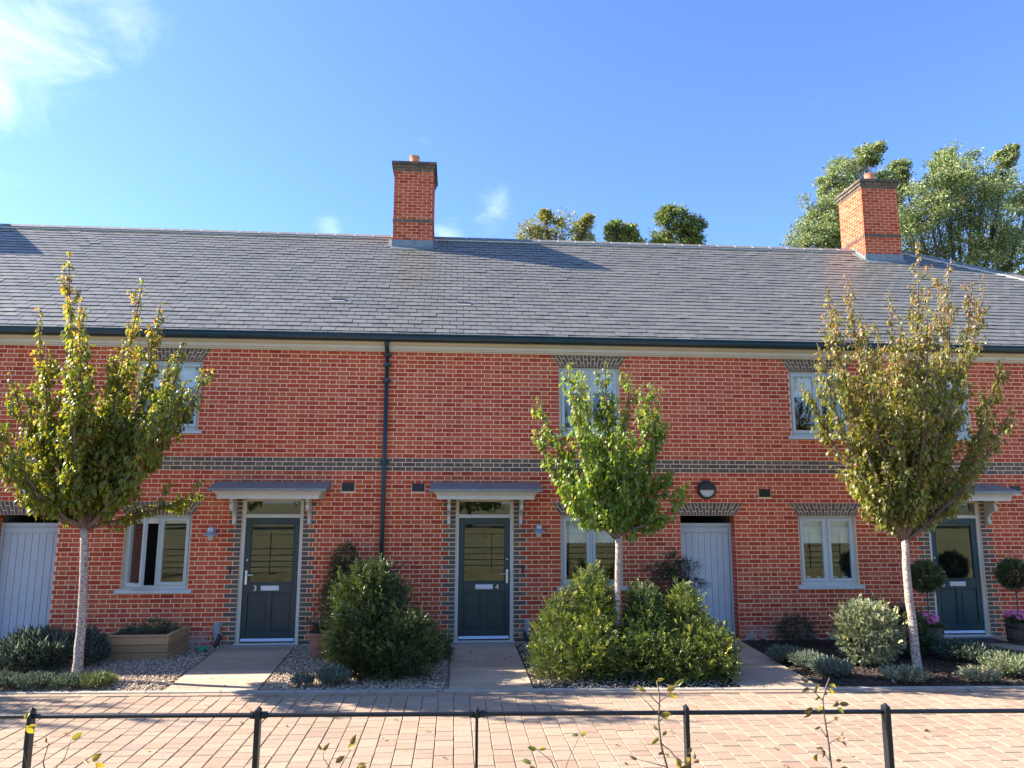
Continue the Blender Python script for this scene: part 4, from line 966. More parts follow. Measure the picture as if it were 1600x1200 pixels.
shrub('yew_shrub', 'tall pointed yew in the hedge just left of the slim trunk', 'shrub', [(1.98, -2.3, .36, .38, .5, .40, 1.2), (2.02, -2.15, .80, .22, .28, .36, .7), (2.03, -2.05, 1.12, .12, .14, .24, .2), (1.84, -2.1, 1.08, .07, .1, .22, .09), (1.70, -2.1, .95, .05, .06, .2, .05), (2.16, -2.1, 1.05, .07, .1, .2, .07), (1.85, -2.6, .25, .4, .3, .3, .6)], 4000, YEWL, YG, sprig=.19, leaf=.045, lw=.018, upb=1.0)
shrub('yew_shrub', 'dark dense yew in the hedge just right of the slim trunk', 'shrub', [(2.68, -2.35, .34, .40, .5, .38, 1.3), (2.70, -2.2, .74, .19, .26, .28, .6), (2.66, -2.1, .98, .09, .1, .16, .08), (2.84, -2.1, .94, .09, .1, .16, .08), (2.6, -2.7, .25, .45, .3, .3, .6)], 4200, YEW, YG, sprig=.17, leaf=.042, lw=.018, upb=1.0)
shrub('yew_shrub', 'broad sunlit yew at the right end of the hedge before the gate', 'shrub', [(3.25, -2.35, .32, .40, .5, .36, 1.3), (3.32, -2.1, .68, .20, .26, .30, .6), (3.32, -2.0, .98, .07, .1, .18, .07), (3.52, -2.1, .80, .08, .1, .2, .07), (3.55, -2.45, .30, .28, .42, .36, .8), (3.0, -2.75, .22, .36, .28, .24, .5), (3.50, -2.75, .16, .30, .22, .18, .4)], 5000, YEWL, YG, sprig=.18, leaf=.045, lw=.018, upb=1.0)
shrub('conifer', 'dark feathery conifer against the wall behind the yew hedge, left of the gate', 'shrub', [(3.55, -.75, .5, .36, .3, .45, 1), (3.52, -.75, .95, .24, .2, .32, .6), (3.58, -.75, 1.30, .10, .1, .20, .2), (3.78, -.8, 1.32, .18, .1, .05, .14), (3.32, -.8, 1.26, .16, .1, .05, .14), (3.85, -.8, 1.02, .2, .1, .05, .14)], 2600, ([(.025, .045, .018), (.04, .065, .025)], [1, 1]), sprig=.16, leaf=.035, lw=.011, upb=.2)
shrub('yew_shrub', 'big dark green yew spreading before the downpipe between doors 3 and 4', 'shrub', [(-1.14, -2.1, .36, .46, .55, .42, 1.6), (-1.22, -1.95, .82, .30, .36, .40, 1), (-1.30, -1.9, 1.18, .11, .14, .22, .2), (-1.05, -1.9, 1.22, .12, .14, .2, .2), (-1.52, -1.95, 1.0, .12, .12, .22, .12), (-.78, -1.95, .95, .12, .12, .2, .12), (-.68, -2.35, .34, .42, .45, .40, 1.0), (-1.35, -2.3, .45, .30, .35, .4, .6), (-.55, -2.3, .55, .25, .3, .22, .35)], 7000, ([(.040, .065, .017), (.055, .085, .022), (.030, .048, .015), (.075, .11, .028)], [3, 3, 2, 1]), None, sprig=.21, leaf=.05, lw=.02, upb=1.0)
shrub('evergreen_shrub', 'dark evergreen shrub around the foot of the green downpipe', 'shrub', [(-1.10, -.6, .8, .30, .3, .56, 1), (-1.1, -.6, .4, .34, .3, .4, .8)], 1700, ([(.02, .042, .02), (.035, .06, .026)], [1, 1]), sprig=.12, leaf=.035, lw=.014)
shrub('climbing_jasmine', 'tall loose olive climber against the wall right of door 3', 'climber', [(-1.78, -.32, 1.40, .17, .12, .26, .5), (-1.72, -.35, 1.05, .30, .16, .34, .9), (-1.90, -.35, .72, .24, .16, .34, .7), (-1.6, -.4, .6, .3, .16, .5, .6)], 1500, ([(.07, .085, .02), (.11, .12, .035), (.05, .06, .02)], [3, 2, 2]), sprig=.14, leaf=.05, lw=.018, curl=.9, upb=-.1)
shrub('low_evergreen', 'small fresh green bush low beside the left edge of the door 4 path', 'shrub', [(-.28, -1.2, .14, .26, .34, .20, 1), (-.42, -1.4, .14, .22, .3, .18, .7)], 1500, ([(.045, .085, .02), (.065, .11, .03)], [1, 1]), sprig=.10, leaf=.03, lw=.010)
shrub('variegated_pittosporum', 'round clipped grey green variegated ball shrub in the bark bed', 'shrub', [(6.12, -2.0, .42, .44, .42, .42, 1), (6.1, -2.0, .62, .34, .34, .24, .3)], 5200, ([(.13, .16, .09), (.26, .28, .19), (.075, .10, .045), (.36, .36, .26)], [3, 2.5, 2, 1]), sprig=.07, leaf=.030, lw=.019, k=7, curl=0, shell=.7)
shrub('bronze_shrub', 'small brownish green shrub at the foot of the wall under the right lower window', 'shrub', [(5.75, -.45, .2, .28, .22, .22, 1)], 900, ([(.075, .08, .035), (.05, .06, .025)], [1, 1]), sprig=.10, leaf=.03, lw=.01)
shrub('dark_leafy_shrub', 'dark leafy shrub between the variegated ball and the teal door', 'shrub', [(7.02, -1.35, .32, .40, .36, .36, 1), (6.75, -1.0, .35, .35, .3, .36, .8)], 2400, ([(.035, .055, .018), (.05, .075, .022)], [1, 1]), sprig=.12, leaf=.045, lw=.02)

# bladed and silvery plants
def tuft(name, label, cat, x, y, r, h, n, cols, wts, group=None, lean=.7, wdt=.007, mat='silver', side_n=5, rise=1.0):
    t_ = thing(name, (x, y, 0), label, cat, group)
    a = NR.uniform(0, 6.283, n); q = np.sqrt(NR.random(n)); bx, by = x+r*.45*q*np.cos(a), y+r*.45*q*np.sin(a)
    hh = h*NR.uniform(.55, 1.05, n)*(1-.35*q**2); ex, ey = x+r*q*np.cos(a)*(1+0*lean), y+r*q*np.sin(a)
    P0 = np.stack([bx, by, np.zeros(n)], -1); P2 = np.stack([ex, ey, hh*rise], -1); m_ = side_n
    c = pick(cols, wts, n, .25); Ps, Ds, Cs = [], [], []
    for j in range(m_):
        t0 = .3+.7*j/m_; p = P0+(P2-P0)*t0; d = (P2-P0)/h+NR.normal(0, .38, (n, 3)); Ps.append(p); Ds.append(d); Cs.append(c)
    P_, D_, C_ = map(np.concatenate, (Ps, Ds, Cs))
    ln = NR.uniform(.35, .6, len(P_))*h*.5
    stuff(leaves('foliage', P_, D_, NR.normal(0, 1, P_.shape), ln, np.full(len(P_), wdt), C_, mat, t_, False, .15, .1)); return t_
SIL = ([(.20, .25, .18), (.28, .32, .24), (.13, .17, .12), (.34, .36, .26)], [3, 2, 2, 1])
LAV = ([(.13, .17, .12), (.19, .23, .17), (.09, .12, .08)], [3, 2, 2])
tuft('lavender', 'bushy grey green lavender at the far left before the grey gate', 'plant', -5.75, -1.75, .52, .58, 900, *LAV, 'lavenders on the left', side_n=6, wdt=.011)
tuft('lavender', 'taller grey lavender just left of the first trunk by the wall', 'plant', -5.35, -1.25, .30, .52, 420, *LAV, 'lavenders on the left', side_n=6, wdt=.011)
tuft('lavender', 'dark lavender between the first trunk and the wooden planter', 'plant', -5.18, -1.35, .22, .40, 320, *LAV, 'lavenders on the left', side_n=6, wdt=.011)
for i, (x, lb) in enumerate(((-5.62, 'leftmost low grey edging lavender along the kerb'), (-5.25, 'second low grey edging lavender along the kerb, left of the trunk'), (-4.84, 'low green edging lavender on the kerb right beside the first trunk'), (-4.50, 'rightmost edging lavender on the left gravel bed'))):
    tuft('edging_lavender', lb, 'plant', x, -2.68+.02*i, .25, .21 if i < 2 else .19, 420, *(LAV if i != 3 else ([(.13, .17, .06), (.22, .24, .10)], [1, 1])), 'low lavenders along the kerb', side_n=5, wdt=.008)
tuft('santolina', 'small blue grey santolina at the kerb below the terracotta pot', 'plant', -1.52, -2.72, .23, .24, 480, *SIL, 'santolinas beside the big yew', side_n=5, wdt=.008)
tuft('santolina', 'paler little santolina at the kerb, right of the door 3 path', 'plant', -1.90, -2.74, .17, .19, 260, *SIL, 'santolinas beside the big yew', side_n=5, wdt=.007)
for x, y, r, h, lb in ((4.98, -1.75, .30, .24, 'grey santolina nearest the wall along the gate path edge'), (5.12, -2.15, .28, .23, 'middle grey santolina along the gate path edge'), (5.20, -2.62, .30, .24, 'bright silver santolina at the front of the gate path edge')):
    tuft('santolina', lb, 'plant', x, y, r, h, 560, *SIL, 'silver santolinas in the bark bed', side_n=5, wdt=.008)
tuft('variegated_tuft', 'pale striped grassy plant at the kerb left of the tallest trunk', 'plant', 6.02, -3.02, .33, .22, 300, [(.30, .32, .20), (.42, .42, .28), (.17, .21, .11)], [2, 2, 2], None, side_n=4, wdt=.016)
tuft('variegated_tuft', 'pale yellow striped grassy plant on the kerb at the right', 'plant', 7.02, -3.08, .30, .20, 260, [(.40, .36, .20), (.50, .46, .30), (.22, .22, .11)], [2, 2, 2], None, side_n=4, wdt=.016)
tuft('santolina', 'sunlit silver santolina at the far right edge of the bark bed', 'plant', 7.72, -2.75, .38, .30, 640, [(.34, .38, .20), (.42, .44, .28), (.2, .26, .12)], [2, 2, 1], 'silver santolinas in the bark bed', side_n=5, wdt=.010)
tuft('santolina', 'shaded grey santolina before the teal door', 'plant', 7.75, -1.75, .50, .28, 800, *LAV, 'silver santolinas in the bark bed', side_n=5, wdt=.009)

# planter of sleepers
pl_ = thing('wooden_planter', (-4.72, -.55, 0), 'long wooden planter box with herbs standing on gravel left of door 3', 'planter')
x0, x1, y0, y1 = -5.2, -4.24, -1.0, -.12
for k in range(3):
    z0, z1 = -.02+k*.113, .089+k*.113
    MB().box(x0, x1, y0, y0+.045, z0, z1).obj('board', 'wood', pl_, bevel=.011); MB().box(x0+.001, x1-.001, y1-.045, y1, z0, z1).obj('board', 'wood', pl_, bevel=.011)
    MB().box(x0+.001, x0+.045, y0+.046, y1-.046, z0, z1).obj('board', 'wood', pl_, bevel=.011); MB().box(x1-.045, x1-.001, y0+.046, y1-.046, z0, z1).obj('board', 'wood', pl_, bevel=.011)
MB().box(x0-.01, x1+.01, y0-.01, y0+.07, .320, .345).box(x0-.01, x1+.01, y1-.07, y1+.0, .320, .345).box(x0-.01, x0+.07, y0+.07, y1-.07, .320, .345).box(x1-.07, x1+.01, y0+.07, y1-.07, .320, .345).obj('rim', 'wood', pl_, bevel=.004)
MB().box(x0+.05, x1-.05, y0+.05, y1-.05, .02, .30).obj('soil', 'soil', pl_)
stuff(spray('herbs', [(-4.95, -.6, .36, .12, .2, .06, .5), (-4.62, -.6, .38, .18, .22, .12, 1), (-4.42, -.55, .36, .1, .2, .06, .4)], 420, pl_, [(.04, .075, .03), (.07, .11, .04)], [1, 1], sprig=.09, leaf=.028, lw=.012))
# terracotta pot with cordyline
pt = thing('terracotta_pot', (-2.0, -1.0, 0), 'ribbed terracotta pot beside the big yew', 'pot')
prof = [(.115, 0)]
for k in range(9): prof += [(.125+.006*k, .02+k*.034), (.135+.006*k, .034+k*.034)]
prof += [(.188, .335), (.205, .34), (.205, .375), (.18, .375), (.165, .33)]
MB()._lathe(-2.0, -1.0, prof, 28).obj('pot_body', 'terracotta', pt, smooth=False)
MB().tube([(-2.0, -1.0, .30), (-2.0, -1.0, .345)], .168, 24).obj('soil', 'soil', pt)
cd = thing('cordyline', (-2.0, -1.0, .345), 'spiky cordyline growing in the terracotta pot', 'plant')
n = 46; a = NR.uniform(0, 6.283, n); el = NR.uniform(.5, 1.45, n)
stuff(leaves('foliage', np.stack([-2.0+.02*np.cos(a), -1.0+.02*np.sin(a), np.full(n, .35)], -1), np.stack([np.cos(a)*np.cos(el), np.sin(a)*np.cos(el), np.sin(el)], -1), np.stack([-np.cos(a)*np.sin(el), -np.sin(a)*np.sin(el), np.cos(el)], -1), NR.uniform(.28, .52, n), NR.uniform(.016, .024, n), pick([(.08, .10, .05), (.13, .15, .08)], [1, 1], n), 'needle', cd, True, .25, .02))
# crumpled green bag
bgm = MB(); rg = random.Random(4); nu, nv = 12, 7
for j in range(nv):
    for i in range(nu):
        a = 2*math.pi*i/nu; e = math.pi*j/(nv-1)-math.pi/2; rr_ = rg.uniform(.75, 1.25); bgm.v.append((-3.93+.10*math.cos(a)*math.cos(e)*rr_, -.42+.07*math.sin(a)*math.cos(e)*rr_, max(0, .035+.045*math.sin(e)*rr_)))
for j in range(nv-1):
    for i in range(nu): bgm.f.append((j*nu+i, j*nu+(i+1) % nu, (j+1)*nu+(i+1) % nu, (j+1)*nu+i))
tag(bgm.obj('plastic_bag', 'bag'), 'small crumpled green plastic bag on the gravel left of the door 3 path', 'bag')

# bay standards in half barrels
def barrel_tree(x, y):
    br = thing('half_barrel', (x, y, 0), 'dark oak half barrel planter with pink flowers left of the teal door', 'planter', 'half barrels flanking the teal door')
    n = 16
    for k in range(n):
        a0, a1 = 2*math.pi*(k+.03)/n, 2*math.pi*(k+.97)/n; mb = MB(); rs = [(.17, .0), (.20, .17), (.19, .36)]; ri = .02
        for r, z in rs: mb.v += [(x+r*math.cos(a0), y+r*math.sin(a0), z), (x+r*math.cos(a1), y+r*math.sin(a1), z), (x+(r-ri)*math.cos(a1), y+(r-ri)*math.sin(a1), z), (x+(r-ri)*math.cos(a0), y+(r-ri)*math.sin(a0), z)]
        for j in range(2):
            for i in range(4): mb.f.append((j*4+i, j*4+(i+1) % 4, j*4+4+(i+1) % 4, j*4+4+i))
        mb.f += [(3, 2, 1, 0), (8, 9, 10, 11)]; mb.obj('stave', 'barrel', br)
    for z, r in ((.08, .187), (.28, .198)): MB()._lathe(x, y, [(r, z-.018), (r+.006, z-.018), (r+.006, z+.018), (r, z+.018)], 28).obj('hoop', 'black_iron', br)
    MB().tube([(x, y, .30), (x, y, .335)], .172, 20).obj('soil', 'soil', br)
    stuff(spray('bedding_leaves', [(x, y, .36, .18, .18, .06, 1)], 260, br, [(.05, .08, .03)], [1], sprig=.06, leaf=.035, lw=.02))
    mb = MB()
    for _ in range(60):
        a = NR.uniform(0, 6.28); q = .19*math.sqrt(NR.random()); cx, cy, cz = x+q*math.cos(a), y+q*math.sin(a), .46+NR.uniform(-.05, .07)
        for p in range(5):
            b = p*1.257+NR.uniform(0, .4); d = Vector((math.cos(b), math.sin(b)*.7, math.sin(b)*.8)).normalized()*.034; s = Vector((-d.y, d.x, d.z*.5))*.5
            c0 = Vector((cx, cy, cz)); mb.quad(c0, c0+d*.6+s, c0+d*1.1+Vector((0, 0, .006)), c0+d*.6-s)
    stuff(mb.obj('pink_flowers', 'flower', br))
    by = thing('bay_standard', (x, y, .335), 'round headed bay tree on a thin stem in the barrel left of the teal door', 'tree', 'bay standards flanking the teal door')
    MB().tube([(x, y, .3), (x+.01, y, .7), (x, y, 1.05)], .011, 8).obj('stem', 'dark_bark', by)
    spray('clipped_head', [(x, y, 1.13, .205, .205, .20, 1)], 1100, by, [(.035, .062, .02), (.055, .085, .028), (.09, .12, .05)], [3, 2, 1], sprig=.08, leaf=.055, lw=.019, k=6, curl=0, shell=.75)
    return br, by
br, by = barrel_tree(7.74, -1.0)
b2 = copy_tree(br); b2.location.x += 1.78; b2.location.y += .30; b2['label'] = 'dark oak half barrel planter with pink flowers at the right edge of the photo'
y2 = copy_tree(by); y2.location.x += 1.78; y2.location.y += .30; y2['label'] = 'round headed bay tree in the barrel right of the teal door'
mat_ = MB().box(8.68, 9.38, -.62, -.2, .003, .015).obj('doormat', 'black'); tag(mat_, 'dark doormat lying before the teal door', 'doormat')

# ------------------------------------------------------------------ estate railing in the foreground
def fy(x): return -9.113-.0487*(x-.12)
fn = thing('estate_railing', (0, fy(0), .3), 'black iron estate railing across the foreground', 'fence')
px_ = [-13.7, -12.6, -11.6, -10.5, -9.5, -8.4, -7.3, -6.25, -5.2, -4.1, -3.02, -1.96, -.908, .123, 1.127, 2.10, 3.09, 4.1, 5.1, 6.1, 7.1, 8.1, 9.1, 10.1, 11.1, 12.1]
for i, x in enumerate(px_):
    y = fy(x); mb = MB(); hw = .0095 if i % 3 else .013; dd = .022
    if x == .123: hw = .0065
    if x == -.908: hw = .012
    mb.box(x-hw, x+hw, y-dd, y+dd, .0, 1.385)
    b = len(mb.v); mb.v += [(x-hw, y-dd, 1.385), (x+hw, y-dd, 1.385), (x+hw, y+dd, 1.385), (x-hw, y+dd, 1.385), (x, y, 1.402)]; mb.f += [(b, b+1, b+4), (b+1, b+2, b+4), (b+2, b+3, b+4), (b+3, b, b+4)]
    po = mb.obj('post', 'black_iron', fn, bevel=.002)
    if x in (-.908, .123): MB().tube([(x-.036, fy(x), 1.36), (x-.02, fy(x), 1.36)], .0165, 12).tube([(x+.016, fy(x), 1.36), (x+.042, fy(x), 1.36)], .0165, 12).tube([(x-.014, fy(x), 1.345), (x-.0, fy(x), 1.385), (x+.014, fy(x), 1.345)], .012, 8).obj('clamp', 'black_iron', po)
MB().tube([(px_[0], fy(px_[0]), 1.36), (px_[-1], fy(px_[-1]), 1.36)], .0105, 12).obj('rail', 'black_iron', fn, smooth=True)
for z in (.965, .79, .62, .46): MB().box(px_[0], px_[-1], -.004, .004, z-.012, z+.012).obj('rail', 'black_iron', fn).data.transform(Matrix.Translation((0, fy(0), 0)) @ Matrix.Rotation(math.atan(-.0487), 4, 'Z'))

# saplings in the verge, on the camera side of the railing
SAPC = [(.30, .27, .05), (.36, .28, .05), (.17, .19, .04), (.16, .11, .05)]
def sapling(label, stems, leafs, base):
    t_ = thing('sapling', base, label, 'sapling', 'saplings behind the railing')
    for i, (pts, r) in enumerate(stems): MB().tube(pts, np.linspace(r, r*.45, len(pts)), 6).obj('stem' if i == 0 else 'twig', 'twig', t_, smooth=True)
    for (x, y, z, ang, ln, ci) in leafs:
        d = np.array([[math.cos(ang), NR.uniform(-.5, .5), math.sin(ang)]]); 
        leaves('leaf', np.array([[x, y, z]]), d, np.array([[NR.normal(0, .5), -1, NR.uniform(-.2, .8)]]), np.array([ln]), np.array([ln*NR.uniform(.4, .62)]), np.array([SAPC[ci]])*NR.uniform(.85, 1.15), 'leaf', t_, True, NR.uniform(.1, .35), NR.uniform(.05, .3))
    return t_
sy = -9.55
sapling('tallest sapling with yellow leaves before the third gap of the railing', [
    ([(.96, sy, .3), (.94, sy, .9), (.925, sy, 1.22), (.895, sy, 1.33), (.885, sy, 1.43), (.893, sy, 1.53), (.882, sy, 1.60)], .006),
    ([(.893, sy, 1.50), (.85, sy+.03, 1.54), (.83, sy+.04, 1.56)], .0025), ([(.885, sy, 1.46), (.84, sy, 1.51), (.79, sy, 1.555)], .0022), ([(.89, sy, 1.515), (.92, sy-.02, 1.54), (.965, sy, 1.575)], .0028),
    ([(.90, sy, 1.34), (.93, sy, 1.32), (.965, sy-.02, 1.275), (1.0, sy, 1.27)], .003), ([(.92, sy, 1.25), (.85, sy, 1.27), (.79, sy, 1.285)], .0025), ([(.93, sy, 1.2), (.97, sy, 1.24), (1.03, sy, 1.262)], .0025), ([(.885, sy, 1.43), (.91, sy, 1.455), (.90, sy, 1.48)], .002)],
    [(.882, sy, 1.60, .3, .035, 0), (.79, sy, 1.555, 2.0, .03, 1), (.83, sy, 1.56, 2.6, .04, 1), (.835, sy, 1.56, 3.0, .03, 0), (.925, sy, 1.555, .45, .05, 1), (.93, sy, 1.55, -.5, .045, 1), (.955, sy, 1.572, .7, .045, 2), (.97, sy, 1.58, .9, .04, 2),
     (.89, sy, 1.455, .25, .055, 0), (.89, sy, 1.46, -.3, .05, 0), (.885, sy, 1.40, 2.5, .03, 2), (.90, sy, 1.375, .7, .035, 2), (.885, sy, 1.37, -2.4, .045, 0), (.89, sy, 1.36, -1.2, .04, 0), (.905, sy, 1.31, 3.3, .03, 3), (.96, sy, 1.29, -1.3, .05, 0), (1.0, sy, 1.30, .5, .045, 3), (1.0, sy, 1.29, -.9, .04, 0), (1.03, sy, 1.265, .2, .045, 3), (1.03, sy, 1.28, 1.0, .03, 3), (.97, sy, 1.25, .4, .06, 3), (1.0, sy, 1.22, -.3, .05, 0), (.93, sy, 1.29, 2.6, .03, 0), (.79, sy, 1.285, 2.8, .035, 3)], (.96, sy, .3))
sapling('wispy sapling with curled brown leaves near the right railing post', [
    ([(1.66, sy, .3), (1.645, sy, .9), (1.64, sy, 1.2), (1.632, sy, 1.33), (1.622, sy, 1.43), (1.618, sy, 1.51), (1.64, sy, 1.57), (1.655, sy, 1.60)], .0055),
    ([(1.62, sy, 1.505), (1.585, sy, 1.54), (1.55, sy, 1.575)], .0025), ([(1.63, sy, 1.35), (1.605, sy, 1.385), (1.60, sy, 1.40)], .002), ([(1.632, sy, 1.33), (1.665, sy, 1.345), (1.69, sy, 1.335)], .002), ([(1.625, sy, 1.41), (1.655, sy, 1.42), (1.69, sy, 1.44)], .0022), ([(1.62, sy, 1.45), (1.585, sy, 1.475), (1.56, sy, 1.47)], .0022), ([(1.64, sy, 1.25), (1.61, sy, 1.29), (1.575, sy, 1.29)], .002), ([(1.643, sy, 1.2), (1.68, sy, 1.23), (1.70, sy, 1.22)], .002)],
    [(1.55, sy, 1.575, 2.2, .035, 3), (1.56, sy, 1.56, 3.6, .035, 3), (1.585, sy, 1.54, 1.2, .04, 1), (1.60, sy, 1.53, -2.2, .03, 0), (1.645, sy, 1.57, -.3, .05, 0), (1.65, sy, 1.56, -.9, .045, 1), (1.625, sy, 1.53, .5, .035, 3), (1.69, sy, 1.49, .1, .045, 3), (1.66, sy, 1.48, .5, .05, 3), (1.68, sy, 1.47, -.3, .05, 2), (1.60, sy, 1.49, -1.2, .045, 0), (1.57, sy, 1.475, 3.4, .045, 3), (1.56, sy, 1.465, 3.9, .04, 3), (1.66, sy, 1.44, -.8, .04, 3), (1.60, sy, 1.40, 3.8, .03, 3), (1.69, sy, 1.37, -.5, .03, 3), (1.665, sy, 1.35, -.4, .045, 3), (1.69, sy, 1.335, -.6, .035, 3), (1.61, sy, 1.31, 3.2, .035, 3), (1.60, sy, 1.31, -1.4, .04, 3), (1.58, sy, 1.29, -1.6, .05, 1), (1.66, sy, 1.26, .1, .03, 3), (1.68, sy, 1.23, -.3, .045, 3), (1.69, sy, 1.21, .3, .04, 1)], (1.66, sy, .3))
sapling('thin sapling with a few yellow leaves at the far left railing post', [
    ([(-1.60, sy, .3), (-1.60, sy, .9), (-1.60, sy, 1.27), (-1.62, sy, 1.33), (-1.605, sy, 1.40)], .004), ([(-1.60, sy, 1.27), (-1.54, sy, 1.34), (-1.52, sy, 1.41)], .0025), ([(-1.60, sy, 1.22), (-1.67, sy, 1.27), (-1.70, sy, 1.38), (-1.70, sy, 1.48)], .0022)],
    [(-1.705, sy, 1.49, 1.4, .035, 0), (-1.70, sy, 1.47, -1.0, .05, 0), (-1.69, sy, 1.46, .3, .03, 1), (-1.52, sy, 1.41, .6, .045, 0), (-1.61, sy, 1.40, 1.9, .03, 0), (-1.43, sy, 1.33, .7, .05, 1), (-1.44, sy, 1.32, 2.9, .04, 0), (-1.42, sy, 1.32, -.4, .04, 1), (-1.58, sy, 1.28, .1, .04, 3)], (-1.60, sy, .3))
sapling('low sapling with four brown leaves left of the slim middle post', [
    ([(-.46, sy, .3), (-.46, sy, .9), (-.47, sy, 1.24), (-.44, sy, 1.30), (-.41, sy, 1.35)], .0035), ([(-.46, sy, 1.24), (-.52, sy, 1.32), (-.52, sy, 1.35)], .002), ([(-.46, sy, 1.22), (-.39, sy, 1.27), (-.37, sy, 1.28)], .002)],
    [(-.525, sy, 1.35, 2.2, .03, 3), (-.52, sy, 1.35, .9, .035, 3), (-.42, sy, 1.35, .8, .045, 1), (-.41, sy, 1.37, 1.1, .04, 3), (-.47, sy, 1.30, .6, .045, 3), (-.39, sy, 1.27, .2, .05, 3), (-.38, sy, 1.285, .5, .035, 1), (-.55, sy, 1.25, 1.3, .03, 3)], (-.46, sy, .3))
sapling('slender sapling with small yellow leaves right of the slim middle post', [
    ([(.46, sy, .3), (.46, sy, .9), (.455, sy, 1.22), (.42, sy, 1.29), (.36, sy, 1.335)], .0035), ([(.46, sy, 1.2), (.50, sy, 1.30), (.545, sy, 1.385)], .002), ([(.455, sy, 1.2), (.38, sy, 1.24), (.33, sy, 1.265)], .002)],
    [(.36, sy, 1.335, 2.9, .04, 2), (.37, sy, 1.33, .2, .035, 0), (.545, sy, 1.385, .3, .04, 0), (.54, sy, 1.385, 3.0, .03, 2), (.34, sy, 1.275, 2.7, .05, 2), (.33, sy, 1.27, -.5, .045, 1)], (.46, sy, .3))

# ------------------------------------------------------------------ tall trees
def big_tree(label, base, clumps, trunk_r, n, cols, wts, leaf=.16, group=None, seed=1, wl=.5, dens=1.0):
    """clumps: (x,y,z,rx,ry,rz,weight)"""
    global NR
    NR = np.random.default_rng(seed); t_ = thing('tree', base, label, 'tree', group); b = np.array(base, float)
    cl = np.array(clumps, float); cen = (cl[:, :3]*cl[:, 6:7]).sum(0)/cl[:, 6].sum(); fork = np.array([b[0]*.6+cen[0]*.4, b[1]*.6+cen[1]*.4, b[2]+(cl[:, 2].min()-b[2])*.75])
    MB().tube([b-np.array((0, 0, .2)), b+(fork-b)*.4, fork], [trunk_r*1.25, trunk_r, trunk_r*.8], 10).obj('trunk', 'dark_bark', t_, smooth=True)
    lm = MB(); tw = []
    for c in clumps:
        e = np.array(c[:3]); ct = fork+(e-fork)*.5+np.array((0, 0, -(e[2]-fork[2])*.12)); pl = bez(fork, ct, e+np.array((0, 0, c[5]*.5)), 8); lm.tube(pl, np.linspace(trunk_r*.42, .02, 8), 6, False)
        for _ in range(int(24*dens)+4):
            u = unit(NR.normal(0, 1, 3)); s = pl[NR.integers(4, 8)]; e2 = e+u*np.array(c[3:6])*NR.uniform(.35, 1.12); lm.tube(bez(s, (s+e2)/2+NR.normal(0, .15, 3), e2, 5), np.linspace(.022, .006, 5), 3, False); tw.append((e2, c))
    stuff(lm.obj('limbs', 'dark_bark', t_))
    ne = len(tw); i = NR.integers(0, ne, n); E_ = np.array([q[0] for q in tw])[i]; S_ = np.array([q[1][3:6] for q in tw])[i]
    P_ = E_+unit(NR.normal(0, 1, (n, 3)))*(NR.random((n, 1))**.6)*S_*np.array((.42, .42, .32)); D_ = NR.normal(0, 1, (n, 3)); D_[:, 2] -= .5
    l_ = leaf*NR.uniform(.6, 1.3, n)
    stuff(leaves('crown', P_, D_, NR.normal(0, 1, (n, 3)), l_, l_*wl, pick(cols, wts, n, .25)*2.0, 'far_leaf', t_, False, .15, .12)); return t_
ASH = ([(.12, .16, .06), (.175, .205, .085), (.075, .10, .04), (.22, .23, .11), (.20, .16, .08)], [3, 3, 2, 1.5, .5])
BT = []
rg = random.Random(5)
for (x, z, r) in [(17.3, 15.2, 1.1), (18.2, 16.6, 1.2), (19.9, 18.9, 1.2), (19.7, 17.3, 1.3), (18.4, 14.6, 1.4), (17.4, 13.8, 1.2), (20.6, 15.6, 1.6), (20.3, 19.5, .7), (18.8, 18.0, .8), (21.3, 17.8, .9)]: BT.append((x, 20+rg.uniform(-1.2, 1.2), z, r, r*1.1, r*.8, r**2))
big_tree('tall feathery tree rising behind and left of the right chimney', (19.5, 20.5, 0), BT, .3, 34000, *ASH, leaf=.135, group='big trees behind the right end of the roof', seed=31)
BT = []
for (x, z, r) in [(22.6, 18.7, 1.1), (23.8, 17.6, 1.5), (25.2, 19.0, 1.2), (25.4, 17.4, 1.6), (26.8, 18.2, 1.3), (24.2, 15.7, 1.7), (22.4, 16.3, 1.4), (26.4, 15.9, 1.7), (25.2, 14.2, 1.6), (23.0, 14.2, 1.6), (25.3, 19.9, .6), (27.2, 19.3, .55), (22.9, 19.4, .6), (26.9, 14.0, 1.3), (26.2, 12.8, 1.0), (28.4, 17.0, 1.2)]: BT.append((x, 20.5+rg.uniform(-1.6, 1.6), z, r, r*1.1, r*.8, r**2))
big_tree('broad grey green tree filling the sky above the roof hip', (24.8, 21, 0), BT, .4, 60000, *ASH, leaf=.135, group='big trees behind the right end of the roof', seed=32)
BT = []
for (x, z, r) in [(30.0, 18.4, 1.5), (29.6, 16.4, 1.6), (30.6, 14.6, 1.8), (31.6, 17.0, 1.6), (29.2, 13.6, 1.2), (32.5, 19, 1.2)]: BT.append((x, 22+rg.uniform(-1.2, 1.2), z, r, r*1.1, r*.8, r**2))
big_tree('olive tree at the far right edge behind the roof hip', (30.6, 22, 0), BT, .35, 20000, *ASH, leaf=.135, group='big trees behind the right end of the roof', seed=33)
YT = ([(.20, .19, .05), (.28, .23, .06), (.14, .15, .04), (.10, .12, .035)], [3, 2, 3, 2])
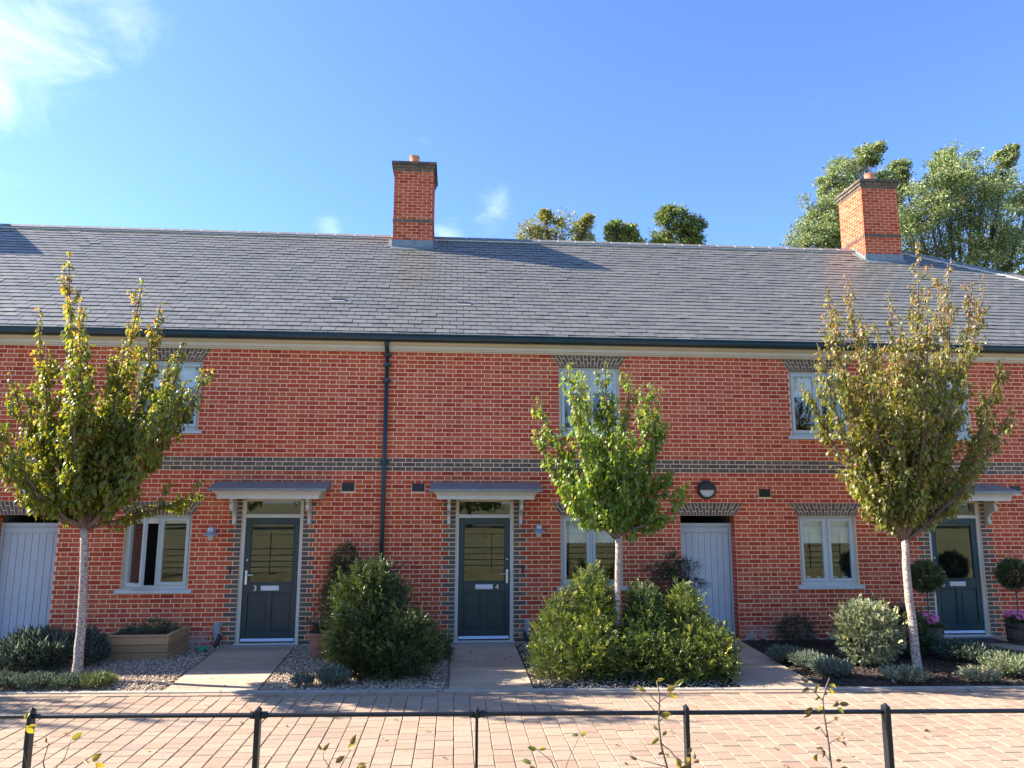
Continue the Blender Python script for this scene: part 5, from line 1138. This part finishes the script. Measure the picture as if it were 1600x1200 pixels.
big_tree('thin yellowing treetop above the ridge right of the left chimney', (5, 22.5, 0), [(3.5, 22, 15.5, .8, .8, .7, .6), (4.2, 22.2, 15.0, .9, .8, .6, .8), (6.0, 22.2, 15.1, .9, .8, .6, .8), (4.9, 22, 15.9, .95, .9, .75, .9), (6.2, 22.4, 15.9, .7, .8, .75, .6), (5.0, 22.5, 14.6, 1.3, 1, .8, 1), (4.4, 22, 16.5, .35, .4, .3, .2), (6.5, 22, 16.4, .3, .3, .25, .15)], .2, 11000, *YT, leaf=.13, group='treetops showing above the ridge', seed=34)
big_tree('small green treetop above the ridge, middle of the three', (8.4, 22.5, 0), [(7.9, 22, 15.8, .45, .6, .5, .6), (8.6, 22, 15.8, .5, .6, .5, .6), (8.3, 22.5, 15.2, 1.0, 1, .6, 1), (8.9, 22.2, 15.1, .7, .8, .6, .7)], .2, 6500, [(.10, .14, .035), (.20, .20, .05), (.07, .10, .03)], [3, 2, 2], leaf=.14, group='treetops showing above the ridge', seed=35)
big_tree('rounder dark and yellow treetop above the ridge, right of the three', (11, 22.5, 0), [(10.6, 22, 16.6, .65, .8, .6, .9), (11.5, 22, 16.4, .8, .8, .7, .9), (11.9, 22.3, 15.4, .6, .9, .7, .7), (10.9, 22.5, 15.6, .9, 1, .8, 1.2), (10.2, 22.3, 15.2, .7, .8, .6, .7), (12.1, 22.3, 15.9, .6, .8, .6, .6)], .22, 12000, [(.09, .125, .03), (.20, .19, .04), (.06, .09, .025)], [3, 1.5, 2], leaf=.14, group='treetops showing above the ridge', seed=36)
# trees across the grass behind the camera: the window panes mirror them
rg = random.Random(9); seen = ['far left', 'left', 'second left', 'middle left', 'middle', 'middle right', 'second right', 'right', 'far right']
proto = None
for i, x in enumerate((-44, -32, -21, -10, 1, 12, 23, 35, 47)):
    hh = rg.uniform(.9, 1.15)
    if proto is None:
        proto = big_tree('green tree across the grass facing the terrace, seen only mirrored, %s one' % seen[i], (x, -44, .3), [(x-2.6, -44, 5.0, 2.2, 2.2, 1.8, 1), (x+2.4, -43.5, 5.4, 2.3, 2.2, 1.9, 1), (x, -44.5, 7.4, 2.6, 2.4, 2.0, 1.3), (x-.5, -43.4, 9.3, 1.6, 1.6, 1.2, .6), (x+1.5, -45, 3.2, 2.2, 2, 1.4, .8), (x-2.2, -43, 2.6, 2.2, 2, 1.2, .8)], .35, 7000, [(.06, .095, .022), (.10, .13, .03), (.04, .065, .018)], [3, 2, 2], leaf=.34, group='trees across the grass mirrored in the panes', seed=40)
        px0 = x; proto.rotation_euler.z = 0
    else:
        c = copy_tree(proto); c.location = (x, -44+rg.uniform(-5, 4), .3); c.scale = (hh, hh, hh*rg.uniform(.8, 1.1)); c.rotation_euler.z = rg.uniform(0, 6.28); c['label'] = 'green tree across the grass facing the terrace, seen only mirrored, %s one' % seen[i]
